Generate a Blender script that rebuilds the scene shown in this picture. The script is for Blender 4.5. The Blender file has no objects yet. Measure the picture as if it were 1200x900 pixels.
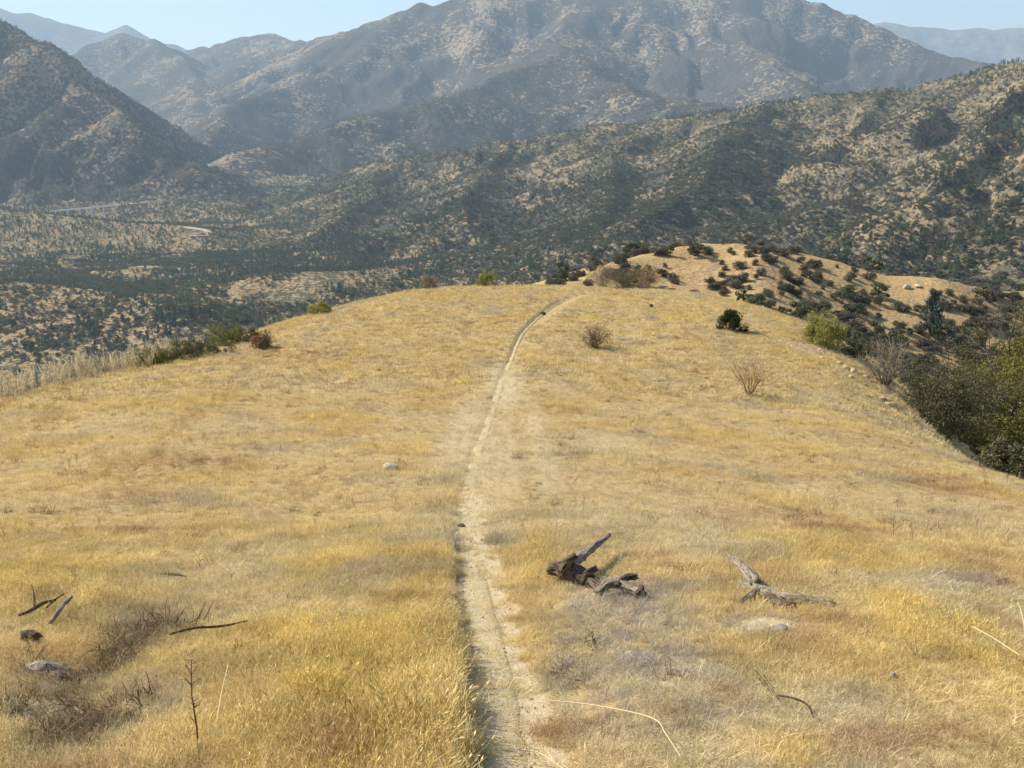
import bpy, math, random
import numpy as np

# ------------------------------------------------------------------ camera, sky, sun, exposure
S = bpy.context.scene
COL = S.collection
F_PX, PITCH = 1152.0, math.radians(15.0)          # focal length in photo pixels (1200 wide), downward pitch
cam = bpy.data.cameras.new('camera')
cam.sensor_width = 36.0
cam.lens = 36.0 * F_PX / 1200.0
cam.clip_start, cam.clip_end = 0.05, 60000.0
cam_o = bpy.data.objects.new('camera', cam)
COL.objects.link(cam_o)
cam_o.location = (0, 0, 0)                        # eye level is z = 0
cam_o.rotation_euler = (math.pi / 2 - PITCH, 0, 0)
S.camera = cam_o

SUN_EL, SUN_FWD = math.radians(39), math.radians(24)   # sun from the left, a little ahead of the camera
sun_dir = (-math.cos(SUN_EL) * math.cos(SUN_FWD), math.cos(SUN_EL) * math.sin(SUN_FWD), math.sin(SUN_EL))
world = bpy.data.worlds.new('World')
S.world = world
world.use_nodes = True
wn = world.node_tree.nodes
wl = world.node_tree.links
sky = wn.new('ShaderNodeTexSky')
sky.sky_type = 'NISHITA'
sky.sun_disc = False
sky.sun_elevation = SUN_EL
sky.sun_rotation = math.atan2(sun_dir[0], sun_dir[1])
sky.altitude = 900
sky.air_density, sky.dust_density, sky.ozone_density = 1.0, 0.3, 0.0
wn['Background'].inputs['Strength'].default_value = 0.10
wl.new(sky.outputs[0], wn['Background'].inputs['Color'])
sl = bpy.data.lights.new('sun', 'SUN')
sl.energy = 5.0
sl.angle = math.radians(0.53)
sl.color = (1.0, 0.93, 0.79)
sun_o = bpy.data.objects.new('sun', sl)
COL.objects.link(sun_o)
sun_o.location = (0, 0, 50)
from mathutils import Vector
sun_o.rotation_euler = Vector(sun_dir).to_track_quat('Z', 'Y').to_euler()
S.view_settings.view_transform = 'Standard'
S.view_settings.look = 'None'
S.view_settings.exposure = 0.95
S.view_settings.gamma = 1.0
S.render.engine = 'CYCLES'
S.cycles.max_bounces = 6
S.cycles.diffuse_bounces = 3
S.cycles.glossy_bounces = 1
S.cycles.transmission_bounces = 3
S.cycles.transparent_max_bounces = 8
S.cycles.volume_bounces = 0
S.cycles.use_denoising = True
S.cycles.caustics_reflective = False
S.cycles.caustics_refractive = False

#TERRAIN_BEGIN
# ------------------------------------------------------------------ noise
rng = np.random.default_rng(7)
_perm = np.random.default_rng(3).permutation(1024)
_ga = np.random.default_rng(4).random(1024) * 2 * np.pi
_gx, _gy = np.cos(_ga), np.sin(_ga)

def perlin(x, y):
    x = np.asarray(x, float); y = np.asarray(y, float)
    xi = np.floor(x).astype(np.int64); yi = np.floor(y).astype(np.int64)
    fx = x - xi; fy = y - yi
    u = fx * fx * fx * (fx * (fx * 6 - 15) + 10)
    v = fy * fy * fy * (fy * (fy * 6 - 15) + 10)
    def g(ix, iy, dx, dy):
        h = _perm[(_perm[ix & 1023] + iy) & 1023]
        return _gx[h] * dx + _gy[h] * dy
    a = g(xi, yi, fx, fy); b = g(xi + 1, yi, fx - 1, fy)
    c = g(xi, yi + 1, fx, fy - 1); d = g(xi + 1, yi + 1, fx - 1, fy - 1)
    return ((a + (b - a) * u) * (1 - v) + (c + (d - c) * u) * v) * 1.5

def fbm(x, y, octv=4, gain=0.5):
    s = 0; a = 1.0; n = 0
    for i in range(octv):
        s = s + a * perlin(x * 2 ** i + 17.3 * i, y * 2 ** i - 9.1 * i); n += a; a *= gain
    return s / n

def ridged(x, y, octv=3, gain=0.5):
    s = 0; a = 1.0; n = 0
    for i in range(octv):
        s = s + a * (1 - 2 * np.abs(perlin(x * 2 ** i + 31.7 * i, y * 2 ** i + 5.3 * i))); n += a; a *= gain
    return s / n

def smooth(a, b, x):
    t = np.clip((x - a) / (b - a), 0, 1)
    return t * t * (3 - 2 * t)

# ------------------------------------------------------------------ picture direction -> place
CP, SP = math.cos(PITCH), math.sin(PITCH)
def ray(u, v):
    """direction through photo pixel (u, v), scaled so that its forward component is 1"""
    a = (np.asarray(u, float) - 600) / F_PX; b = (450 - np.asarray(v, float)) / F_PX
    y = CP + b * SP
    return a / y, (-SP + b * CP) / y
def project(x, y, z):
    dep = y * CP - z * SP
    return 600 + F_PX * x / dep, 450 - F_PX * (y * SP + z * CP) / dep
def P3(u, v, Y):
    X, Z = ray(u, v)
    return (float(X * Y), float(Y), float(Z * Y))

# ------------------------------------------------------------------ the grassy hill we stand on
_py = np.array([-60, -20, 0, 3, 7, 10, 15, 20, 25, 30, 36, 42, 46, 50, 56, 66, 80, 100, 140, 220, 400.])
_pz = np.array([12, 3.2, -1.7, -2.42, -3.34, -4.0, -4.95, -5.72, -6.28, -6.68, -6.98, -7.25, -7.62, -8.3, -9.9, -13.4, -19, -27, -44, -78, -160.])
def _pchip(x, xs, ys):
    h = np.diff(xs); d = np.diff(ys) / h
    m = np.zeros_like(ys)
    m[1:-1] = (h[1:] * d[:-1] + h[:-1] * d[1:]) / (h[1:] + h[:-1])
    m[0], m[-1] = d[0], d[-1]
    i = np.clip(np.searchsorted(xs, x) - 1, 0, len(xs) - 2)
    t = (x - xs[i]) / h[i]
    t = np.clip(t, 0, 1)
    h00 = 2*t**3 - 3*t**2 + 1; h10 = t**3 - 2*t**2 + t; h01 = -2*t**3 + 3*t**2; h11 = t**3 - t**2
    return h00*ys[i] + h10*h[i]*m[i] + h01*ys[i+1] + h11*h[i]*m[i+1]
def splus(t, b):
    return b * np.logaddexp(0, t / b)
WL_Y = np.array([-20, 0, 8, 14, 20, 26, 32, 38, 44, 60]); WL = np.array([14, 13, 13, 13, 13.0, 12.4, 10.2, 8.8, 7.0, 4.])
WR_Y = np.array([-20, 0, 8, 14, 20, 26, 32, 38, 44, 60]); WR = np.array([13, 11.5, 10.4, 9.6, 9.5, 10.3, 11.4, 12.0, 10.4, 5.])
def hill(x, y):
    base = _pchip(np.clip(y, -60, 400), _py, _pz)
    wl_ = np.interp(y, WL_Y, WL); wr_ = np.interp(y, WR_Y, WR)
    c = 0.62 * splus(-x - wl_, 1.3) + 0.95 * splus(x - wr_, 1.1) + 0.0006 * x * x / (1 + np.abs(x) / 30)
    c = c + 0.055 * smooth(34, 20, y) * np.maximum(x - 1, 0)
    n = 0.16 * fbm(x / 5.0, y / 5.0, 3) + 0.035 * fbm(x / 0.8 + 40, y / 0.8, 3)
    return base - c + n * smooth(-3, 3, np.hypot(x, y) - 1)

# ------------------------------------------------------------------ ridges of the land beyond: photo outline + distance, side slope, gully size
RIDGES = [
    ('left_mountain', [(-260,-110,3800),(-150,-60,3650),(-60,0,3500),(0,32,3400),(30,52,3300),(70,85,3220),(110,110,3150),(150,137,3100),(190,165,3050),(222,187,3000)], 0.50, 240, 100),
    ('main_mountain', [(300,62,8200),(380,45,7700),(430,28,7400),(455,18,7200),(490,5,7050),(520,6,7000),(560,-10,7000),(640,-16,7000),(740,-20,7000),(850,-12,7000),(930,-2,7000),(960,4,6900),(1000,19,6800),(1050,40,6600),(1100,58,6400),(1150,72,6200),(1260,98,6000)], 0.46, 560, 170),
    ('main_mountain', [(700,-12,6950),(668,25,6300),(650,48,5700),(655,60,5300),(600,84,5000),(540,104,4700),(480,122,4450),(400,140,4200),(330,165,3950),(260,195,3600),(215,216,3250)], 0.44, 280, 85),
    ('main_mountain', [(655,60,5300),(700,92,4800),(760,112,4350),(830,122,4050),(900,135,3800)], 0.44, 260, 85),
    ('main_mountain', [(490,5,7050),(450,45,6600),(400,78,6150),(330,100,5700),(270,125,5200),(235,160,4600),(222,185,4200)], 0.46, 300, 95),
    ('main_mountain', [(850,-12,7000),(870,35,6300),(900,75,5500),(940,100,4800),(990,120,4300)], 0.44, 320, 95),
    ('left_mountain', [(40,90,7800),(66,70,8000),(95,50,8200),(118,40,8300),(140,37,8300),(175,42,8300),(200,56,8000),(222,85,7400),(240,120,6500)], 0.5, 380, 70),
    ('main_mountain', [(190,66,9600),(225,56,9500),(260,50,9400),(290,40,9300),(308,37,9300),(335,47,9000),(380,45,8500)], 0.45, 420, 70),
    ('far_mountains', [(-400,-60,14500),(-200,-25,14500),(0,8,14500),(50,19,14500),(100,34,14500),(125,37,14500),(148,29,14500),(168,40,14500),(230,62,14500),(330,85,14500)], 0.4, 900, 90),
    ('far_mountains', [(900,60,16000),(980,40,16000),(1030,26,16000),(1080,31,16000),(1110,33,16000),(1200,33,16000),(1300,28,16000),(1500,10,16000)], 0.4, 900, 90),
    ('right_mountain', [(1700,-120,1500),(1500,-60,1650),(1350,0,1780),(1200,66,1900),(1130,89,2000),(1060,104,2100),(960,113,2200),(900,122,2250),(830,134,2300),(760,147,2380)], 0.34, 210, 66),
    ('front_ridge', [(830,134,2300),(760,147,2380),(700,149,2430),(640,160,2450),(560,172,2500),(480,186,2550),(400,205,2600),(320,228,2600),(270,246,2500)], 0.40, 140, 80),
    ('front_ridge', [(760,147,2380),(725,195,1900),(690,240,1550),(650,282,1300)], 0.36, 90, 40),
    ('front_ridge', [(900,122,2250),(860,172,1800),(800,222,1500),(730,262,1280)], 0.34, 90, 38),
    ('front_ridge', [(600,166,2480),(570,215,2050),(530,262,1650)], 0.36, 90, 40),
    ('front_ridge', [(450,194,2560),(430,235,2150),(400,268,1850)], 0.34, 90, 34),
    ('right_mountain', [(1350,120,1150),(1200,150,1250),(1100,188,1300),(1000,228,1300),(900,256,1250),(800,276,1200),(700,288,1200)], 0.28, 110, 26),
    ('valley', [(-200,225,2200),(-50,237,2150),(60,251,2100),(150,262,2050),(240,270,1980)], 0.22, 120, 8),
    ('valley', [(230,340,1250),(330,322,1300),(420,318,1350),(520,300,1450)], 0.16, 120, 6),
    ('valley', [(-150,330,1150),(0,330,1200),(120,345,1150),(200,372,1000)], 0.2, 120, 8),
    ('knoll', [(655,340,190),(695,325,205),(740,308,230),(820,294,250),(890,298,256),(960,319,246),(1030,335,240),(1090,333,236),(1150,344,240),(1260,345,280),(1400,300,420)], 0.32, 34, 6),
]
for i, r in enumerate(RIDGES):
    RIDGES[i] = (r[0], np.array([P3(*p) for p in r[1]]), r[2], r[3], r[4])
RIDGES.append(('knoll', np.array([(9, 60, -14), (16, 95, -29), (28, 140, -37), (48, 190, -36), (60, 235, -31.)]), 0.33, 30, 2))
RNAMES = ['hillside', 'valley', 'knoll', 'left_mountain', 'right_mountain', 'main_mountain', 'far_mountains', 'front_ridge']

def land(x, y):
    """height and dominant region of the land beyond the hill"""
    x = np.asarray(x, float); y = np.asarray(y, float)
    r = np.hypot(x, y)
    wx = x + 0.05 * np.minimum(r, 3000) * fbm(x / 600 + 3, y / 600, 3) * smooth(150, 600, r)
    wy = y + 0.05 * np.minimum(r, 3000) * fbm(x / 600 - 8, y / 600 + 5, 3) * smooth(150, 600, r)
    fl = -232 + 16 * fbm(x / 350, y / 350, 4) + 5 * fbm(x / 90, y / 90 + 7, 3)
    fl = fl + 0.075 * np.clip(x - 50, 0, 900) * smooth(2200, 700, y) + 0.02 * np.maximum(y - 2500, 0)
    best = fl.copy(); reg = np.full(x.shape, 1)
    acc = fl.copy()
    for k, (nm, P, g, lam, amp) in enumerate(RIDGES):
        bd = np.full(x.shape, 1e18); bz = np.zeros(x.shape); bt = np.zeros(x.shape); t0 = 0.0
        for a, b in zip(P[:-1], P[1:]):
            ex, ey = b[0] - a[0], b[1] - a[1]
            L2 = ex * ex + ey * ey; L = math.sqrt(L2)
            t = np.clip(((wx - a[0]) * ex + (wy - a[1]) * ey) / L2, 0, 1)
            d = (wx - a[0] - t * ex) ** 2 + (wy - a[1] - t * ey) ** 2
            m = d < bd
            bd = np.where(m, d, bd); bz = np.where(m, a[2] + t * (b[2] - a[2]), bz); bt = np.where(m, t0 + t * L, bt)
            t0 += L
        dist = np.sqrt(bd)
        gul = ridged(bt / lam + 11.1 * k, dist / (5 * lam) + 0.6 * fbm(x / lam, y / lam, 2), 3)
        h = bz - g * (np.sqrt(dist ** 2 + (0.06 * lam) ** 2) - 0.06 * lam) + amp * np.minimum(1.25 * gul - 0.95, 0.0) * (1 - np.exp(-dist / (0.8 * lam)))
        h = h + amp * 0.16 * fbm(x / (0.3 * lam), y / (0.3 * lam), 3)
        kk = 4.0 + 0.06 * lam
        acc_new = np.maximum(acc, h) + kk * np.log1p(np.exp(-np.abs(acc - h) / kk)) - 0.0
        reg = np.where(h > best, RNAMES.index(nm), reg); best = np.maximum(best, h)
        acc = np.where(np.abs(acc - h) < 12 * kk, acc_new, np.maximum(acc, h))
    return acc, reg

TRAIL_PX = [(590,985),(588,900),(582,830),(575,770),(563,710),(553,660),(548,610),(553,560),(566,510),(582,465),(597,425),(607,400),(622,378),(643,360),(668,347),(694,341),(720,338)]
TRAIL = None
PITS = []                                                             # small hollows: centre, half-size, depth
def trail_dist(x, y):
    bd = np.full(np.shape(x), 1e9); side = np.zeros(np.shape(x))
    for a, b in zip(TRAIL[:-1], TRAIL[1:]):
        ex, ey = b[0] - a[0], b[1] - a[1]
        L2 = ex * ex + ey * ey
        t = np.clip(((x - a[0]) * ex + (y - a[1]) * ey) / L2, 0, 1)
        dx = x - a[0] - t * ex; dy = y - a[1] - t * ey
        d = np.hypot(dx, dy)
        m = d < bd
        bd = np.where(m, d, bd); side = np.where(m, np.sign(ex * dy - ey * dx), side)   # +1 = left of the trail
    return bd, side

def trail_half(y):
    return np.interp(y, [0, 4, 8, 14, 20, 30, 45], [0.15, 0.15, 0.12, 0.09, 0.09, 0.06, 0.045])
def near(x, y):
    h = hill(x, y)
    for (cx, cy, rx, ry, dp) in PITS:
        h = h - dp * np.exp(-(((x - cx) / rx) ** 2 + ((y - cy) / ry) ** 2) ** 1.6)
    if TRAIL is not None:
        d, s = trail_dist(x, y)
        w = trail_half(y)
        dep = np.interp(y, [0, 5, 8, 12, 20, 26, 34, 46], [0.09, 0.09, 0.045, 0.01, 0.01, 0.04, 0.085, 0.10])
        edge = np.where(s > 0, 0.06, 0.55)                      # steep cut bank on the left
        h = h - dep * (1 - smooth(0, 1, (d - w) / edge)) * smooth(53, 47, y)
        h = h + 0.25 * dep * np.exp(-((d - w - 0.16) / 0.12) ** 2) * (s > 0)
    return h

def height(x, y):
    x = np.asarray(x, float); y = np.asarray(y, float)
    shp = np.broadcast(x, y).shape
    x = np.broadcast_to(x, shp).ravel().copy(); y = np.broadcast_to(y, shp).ravel().copy()
    r = np.hypot(x, y)
    z = np.full(x.shape, -1e9); reg = np.zeros(x.shape, int)
    m = (r < 450)
    z[m] = near(x[m], y[m])
    f = r > 30
    if f.any():
        zf, rf = land(x[f], y[f])
        zn = z[f]
        k = 1.0 + 0.0 * zn
        mix = np.maximum(zn, zf) + np.where(np.abs(zn - zf) < 12, k * np.log1p(np.exp(-np.clip(np.abs(zn - zf), 0, 12) / k)), 0)
        mix = np.where(r[f] < 40, zn + (mix - zn) * smooth(30, 40, r[f]), mix)
        reg[f] = np.where((zf > zn) & (r[f] > 40), rf, 0)
        z[f] = mix
    return z.reshape(shp), reg.reshape(shp)

def hit(u, v, rmin=1.0, rmax=20000.0, n=900):
    """first place where the view through photo pixel (u, v) meets the ground"""
    X, Z = ray(u, v)
    Y = np.geomspace(rmin, rmax, n)
    z, _ = height(X * Y, Y)
    under = np.nonzero(z > Z * Y)[0]
    if len(under) == 0: return None
    i = under[0]
    if i == 0: return (float(X * Y[0]), float(Y[0]), float(z[0]))
    lo, hi = Y[i - 1], Y[i]
    Y2 = np.linspace(lo, hi, 40); z2, _ = height(X * Y2, Y2)
    j = np.nonzero(z2 > Z * Y2)[0]; j = j[0] if len(j) else 39
    return (float(X * Y2[j]), float(Y2[j]), float(z2[j]))

_tp = []
for (u, v) in TRAIL_PX:
    if v <= 901:
        p = hit(u, v, 1.0, 50, 500)
        while p is None: v += 1; p = hit(u, v, 1.0, 50, 500)
        _tp.append((p[0], p[1]))
_d = np.array(_tp[0]) - np.array(_tp[1])
_tp = [tuple(np.array(_tp[0]) + _d * k) for k in (6, 3, 1.5)] + _tp
_e = np.array(_tp[-1]) - np.array(_tp[-2]); _e /= np.hypot(*_e)
_tp += [tuple(np.array(_tp[-1]) + _e * k) for k in (2.0, 5.0)]
TRAIL = np.array(_tp)
# dense smooth polyline
def _catmull(P, n):
    P = np.vstack([2 * P[0] - P[1], P, 2 * P[-1] - P[-2]]); out = []
    for i in range(1, len(P) - 2):
        for t in np.linspace(0, 1, n, endpoint=False):
            out.append(0.5 * (2*P[i] + (P[i+1]-P[i-1])*t + (2*P[i-1]-5*P[i]+4*P[i+1]-P[i+2])*t*t + (3*P[i]-P[i-1]-3*P[i+1]+P[i+2])*t**3))
    out.append(P[-2]); return np.array(out)
TRAIL_FINE = _catmull(TRAIL, 12)
TRAIL = _catmull(TRAIL, 4)

PITS = [(p_[0], p_[1], rx, ry, dp) for (p_, rx, ry, dp) in [(hit(62, 832, 1, 20, 400), .26, .16, .16), (hit(124, 790, 1, 20, 400), .09, .12, .05), (hit(150, 838, 1, 20, 400), .14, .10, .10), (hit(68, 790, 1, 20, 400), .14, .08, .08)]]
# ------------------------------------------------------------------ patches on the hillside: photo pixel centre and half-size, laid on the ground
def patch(u, v, ru, rv, k):
    p = hit(u, v, 1.0, 60, 500)
    while p is None: v += 4; p = hit(u, v, 1.0, 60, 500)
    a = hit(u, min(v + rv, 990), 1.0, 60, 500); b = hit(u, v - rv, 1.0, 60, 500)
    ya = a[1] if a else p[1] - 1; yb = b[1] if b else p[1] + 4
    return (p[0], p[1], ru / F_PX * p[1], max(0.15, (yb - ya) / 2), k)
def patch_field(plist, x, y):
    f = np.zeros(np.shape(x))
    for (cx, cy, rx, ry, k) in plist:
        d = ((x - cx) / rx) ** 2 + ((y - cy) / ry) ** 2
        f = np.maximum(f, k * np.exp(-0.8 * d ** 1.5) if k > 0 else 0)
    return f
PATCH = {k: [patch(*a) for a in v] for k, v in {
    'gold': [(440,790,115,85,.95), (480,700,60,50,.5), (1095,735,70,45,1.), (930,878,60,25,.9), (345,740,60,40,.45), (110,690,90,50,.5), (40,660,60,20,.4), (640,640,28,50,.6), (150,475,130,14,.4), (930,640,90,30,.35), (1180,790,40,40,.5), (870,770,60,30,.4), (450,640,90,40,.35)],
    'rust': [(190,545,70,12,.75), (262,538,30,8,.5), (850,605,40,12,.8), (960,610,70,14,.65), (1120,575,80,12,.55), (1150,665,50,12,.65), (150,580,50,14,.5), (395,885,55,25,.75), (940,755,45,18,.65), (1162,722,18,14,.8), (850,815,20,14,.75), (1000,875,60,20,.5), (330,420,80,10,.3), (900,680,60,14,.4), (70,770,60,30,.4), (620,700,20,20,.3)],
    'gray': [(738,735,90,65,1.), (690,790,55,65,.95), (750,850,70,40,.6), (880,735,60,14,.6), (860,840,70,16,.7), (150,850,70,30,.6), (1000,830,60,20,.45), (720,640,60,20,.3), (170,740,40,22,.5), (660,560,60,40,.3), (1100,610,90,14,.4)],
    'dark': [(60,830,55,18,1.), (122,795,26,26,.7), (175,745,50,18,.55), (95,850,60,22,.7), (150,825,40,20,.5), (60,785,30,12,.5)],
    'bare': [(900,732,35,9,.9), (700,700,22,12,.4), (545,510,36,60,.50), (632,515,18,80,.46), (592,450,26,30,.58), (580,530,44,70,.46), (560,600,30,40,.45), (780,590,120,16,.3), (880,650,60,8,.35), (1080,470,50,12,.5), (1030,440,40,12,.4), (60,840,50,10,.5), (700,520,60,12,.35), (830,540,90,10,.3), (660,450,40,10,.3)],
}.items()}
def bareness(x, y):
    x = np.asarray(x, float); y = np.asarray(y, float)
    d, s = trail_dist(x, y)
    w = trail_half(y)
    t = (1 - smooth(0, np.where(s > 0, 0.10, 0.24), d - w + 0.16 * fbm(x / 0.25, y / 0.25, 2) + 0.02)) * np.interp(y, [0, 8, 11, 24, 29, 47, 52], [1, .9, .45, .35, .3, .3, 0])
    return np.maximum(np.maximum(t, patch_field(PATCH['bare'], x, y)), 0)
#TERRAIN_END

# ------------------------------------------------------------------ materials
def new_mat(name):
    m = bpy.data.materials.new(name); m.use_nodes = True
    nt = m.node_tree; nt.nodes.clear()
    out = nt.nodes.new('ShaderNodeOutputMaterial')
    return m, nt, out
class NT:
    """tiny helper around a node tree"""
    def __init__(s, nt): s.nt = nt
    def n(s, t, **kw):
        nd = s.nt.nodes.new(t)
        for k, v in kw.items():
            if k == 'ins':
                for a, b in v.items():
                    if isinstance(b, bpy.types.NodeSocket): s.nt.links.new(b, nd.inputs[a])
                    else: nd.inputs[a].default_value = b
            else: setattr(nd, k, v)
        return nd
    def noise(s, vec, scale, detail=4, rough=0.55):
        return s.n('ShaderNodeTexNoise', ins={'Vector': vec, 'Scale': scale, 'Detail': detail, 'Roughness': rough}).outputs['Fac']
    def mix(s, f, a, b):
        nd = s.n('ShaderNodeMix', data_type='RGBA')
        for i, v in ((0, f), (6, a), (7, b)):
            if isinstance(v, bpy.types.NodeSocket): s.nt.links.new(v, nd.inputs[i])
            else: nd.inputs[i].default_value = v if i == 0 else (*v, 1)
        return nd.outputs[2]
    def rng(s, v, a, b, c=0.0, d=1.0):
        nd = s.n('ShaderNodeMapRange', ins={0: v, 1: a, 2: b, 3: c, 4: d}); nd.clamp = True
        return nd.outputs[0]
    def math(s, op, a, b=0.0):
        return s.n('ShaderNodeMath', operation=op, ins={0: a, 1: b}).outputs[0]
    def bsdf(s, col, rough=0.9, spec=0.1, normal=None):
        ins = {'Base Color': col if isinstance(col, bpy.types.NodeSocket) else (*col, 1), 'Roughness': rough, 'Specular IOR Level': spec}
        if normal is not None: ins['Normal'] = normal
        return s.n('ShaderNodeBsdfPrincipled', ins=ins).outputs[0]
    def bump(s, h, dist, strength=1.0):
        return s.n('ShaderNodeBump', ins={'Height': h, 'Distance': dist, 'Strength': strength}).outputs[0]

def mat_land(name, tan, tan2, scrub, speck=0.045, cover=0.5, patch=0.004):
    m, nt, out = new_mat(name); q = NT(nt)
    P = q.n('ShaderNodeNewGeometry').outputs['Position']
    big = q.noise(P, patch, 5, 0.6)
    mid = q.noise(P, patch * 6, 4, 0.6)
    fine = q.noise(P, speck, 3, 0.65)
    vor = q.n('ShaderNodeTexVoronoi', ins={'Vector': P, 'Scale': speck * 1.6, 'Randomness': 1.0})
    grass = q.mix(q.rng(mid, 0.35, 0.65), tan, tan2)
    grass = q.mix(q.rng(q.noise(P, patch * 2.3, 3), 0.55, 0.7, 0, 0.6), grass, (0.30, 0.19, 0.11))
    lim = q.math('ADD', q.rng(big, 0.35, 0.65, -0.16, 0.16), q.rng(mid, 0.3, 0.7, -0.10, 0.10))
    f = q.math('ADD', q.math('ADD', fine, lim), cover - 0.5)
    f = q.math('ADD', f, q.rng(vor.outputs['Distance'], 0.0, 0.9, 0.12, -0.12))
    scr = q.mix(q.rng(q.noise(P, speck * 3, 2), 0.35, 0.65), scrub, tuple(c * 1.7 for c in scrub))
    col = q.mix(q.rng(f, 0.47, 0.55), grass, scr)
    b = q.bsdf(col, 1.0, 0.0, q.bump(q.math('ADD', f, q.math('MULTIPLY', fine, 0.5)), min(6.0, 0.4 / speck), 0.9 if speck < 0.3 else 0.5))
    nt.links.new(b, out.inputs[0])
    return m

M = {}
M['valley'] = mat_land('valley_ground', (0.28, 0.205, 0.115), (0.34, 0.255, 0.145), (0.075, 0.070, 0.042), 0.12, 0.50, 0.006)
M['knoll'] = mat_land('knoll_ground', (0.34, 0.23, 0.11), (0.40, 0.28, 0.14), (0.20, 0.14, 0.08), 0.6, 0.38, 0.03)
M['right_mountain'] = mat_land('near_slope_ground', (0.23, 0.175, 0.105), (0.29, 0.225, 0.14), (0.075, 0.067, 0.045), 0.13, 0.54, 0.005)
M['main_mountain'] = mat_land('mountain_ground', (0.27, 0.20, 0.13), (0.35, 0.265, 0.16), (0.052, 0.046, 0.039), 0.042, 0.65, 0.0022)
M['front_ridge'] = mat_land('front_ridge_ground', (0.23, 0.175, 0.11), (0.29, 0.225, 0.135), (0.058, 0.053, 0.039), 0.10, 0.62, 0.006)
M['left_mountain'] = mat_land('left_slope_ground', (0.24, 0.18, 0.115), (0.30, 0.225, 0.145), (0.052, 0.047, 0.038), 0.05, 0.63, 0.003)
M['far_mountains'] = mat_land('far_slope_ground', (0.20, 0.16, 0.12), (0.24, 0.19, 0.13), (0.07, 0.065, 0.055), 0.012, 0.62, 0.0008)

def mat_hill():
    m, nt, out = new_mat('dry_grass_ground'); q = NT(nt)
    P = q.n('ShaderNodeNewGeometry').outputs['Position']
    bare = q.n('ShaderNodeAttribute', attribute_name='bare').outputs['Fac']
    a = q.noise(P, 0.7, 4); b = q.noise(P, 9.0, 5, 0.65); c = q.noise(P, 60.0, 3, 0.7)
    col = q.mix(q.rng(a, 0.35, 0.65), (0.38, 0.27, 0.12), (0.44, 0.33, 0.17))
    col = q.mix(q.rng(b, 0.4, 0.7), col, (0.26, 0.17, 0.085))
    col = q.mix(q.rng(c, 0.45, 0.7, 0, 0.7), col, (0.52, 0.40, 0.21))
    soil = q.mix(q.rng(c, 0.35, 0.65), (0.43, 0.34, 0.21), (0.53, 0.43, 0.275))
    soil = q.mix(q.rng(b, 0.45, 0.7, 0, 0.5), soil, (0.36, 0.28, 0.17))
    col = q.mix(q.rng(q.math('ADD', bare, q.math('MULTIPLY', q.math('SUBTRACT', b, 0.5), 1.2)), 0.25, 0.65), col, soil)
    bs = q.bsdf(col, 1.0, 0.0, q.bump(q.math('ADD', b, q.math('MULTIPLY', c, 0.4)), 0.03, 1.0))
    nt.links.new(bs, out.inputs[0])
    return m
M['hillside'] = mat_hill()

# ------------------------------------------------------------------ object helpers
def mesh_obj(name, V, Fc, mat, parent=None, smooth_=False, link=True):
    me = bpy.data.meshes.new(name)
    me.from_pydata([tuple(map(float, v)) for v in V], [], [tuple(map(int, f)) for f in Fc])
    if smooth_:
        me.polygons.foreach_set('use_smooth', [True] * len(me.polygons))
    if mat: me.materials.append(mat)
    o = bpy.data.objects.new(name, me)
    if link: COL.objects.link(o)
    if parent: o.parent = parent
    return o
def quad_mesh(name, V, Q, mat, smooth_=True):
    """fast mesh from numpy quads"""
    me = bpy.data.meshes.new(name)
    V = np.asarray(V, np.float32); Q = np.asarray(Q, np.int32)
    me.vertices.add(len(V)); me.vertices.foreach_set('co', V.ravel())
    me.loops.add(Q.size); me.loops.foreach_set('vertex_index', Q.ravel())
    me.polygons.add(len(Q)); me.polygons.foreach_set('loop_start', np.arange(0, Q.size, Q.shape[1], dtype=np.int32))
    me.polygons.foreach_set('loop_total', np.full(len(Q), Q.shape[1], np.int32)) if False else None
    me.polygons.foreach_set('use_smooth', np.full(len(Q), smooth_, bool))
    me.update(calc_edges=True); me.validate()
    if mat: me.materials.append(mat)
    return me
def tag(o, label, cat, group=None, kind=None):
    o['label'] = label
    if cat: o['category'] = cat
    if group: o['group'] = group
    if kind: o['kind'] = kind
    return o
def add(name, me, parent=None):
    o = bpy.data.objects.new(name, me); COL.objects.link(o)
    if parent: o.parent = parent
    return o

# ------------------------------------------------------------------ the ground: one sheet from our feet to the far mountains
az = np.radians(np.concatenate([np.linspace(-180, -46, 24, endpoint=False), np.linspace(-46, -34, 30, endpoint=False),
                                np.linspace(-34, 34, 560, endpoint=False), np.linspace(34, 46, 30, endpoint=False), np.linspace(46, 180, 25)]))
rad = np.concatenate([np.geomspace(0.6, 60, 370, endpoint=False), np.geomspace(60, 700, 170, endpoint=False),
                      np.geomspace(700, 8500, 400, endpoint=False), np.geomspace(8500, 21000, 60)])
A_, R_ = np.meshgrid(az, rad)
GX, GY = R_ * np.sin(A_), R_ * np.cos(A_)
GZ, GREG = height(GX, GY)
NA, NR = len(az), len(rad)
gi = np.arange(NA * NR).reshape(NR, NA)
quads = np.stack([gi[:-1, :-1], gi[:-1, 1:], gi[1:, 1:], gi[1:, :-1]], -1).reshape(-1, 4)[:, ::-1]
qreg = GREG[1:, 1:].ravel()
GV = np.stack([GX, GY, GZ], -1).reshape(-1, 3)
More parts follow.
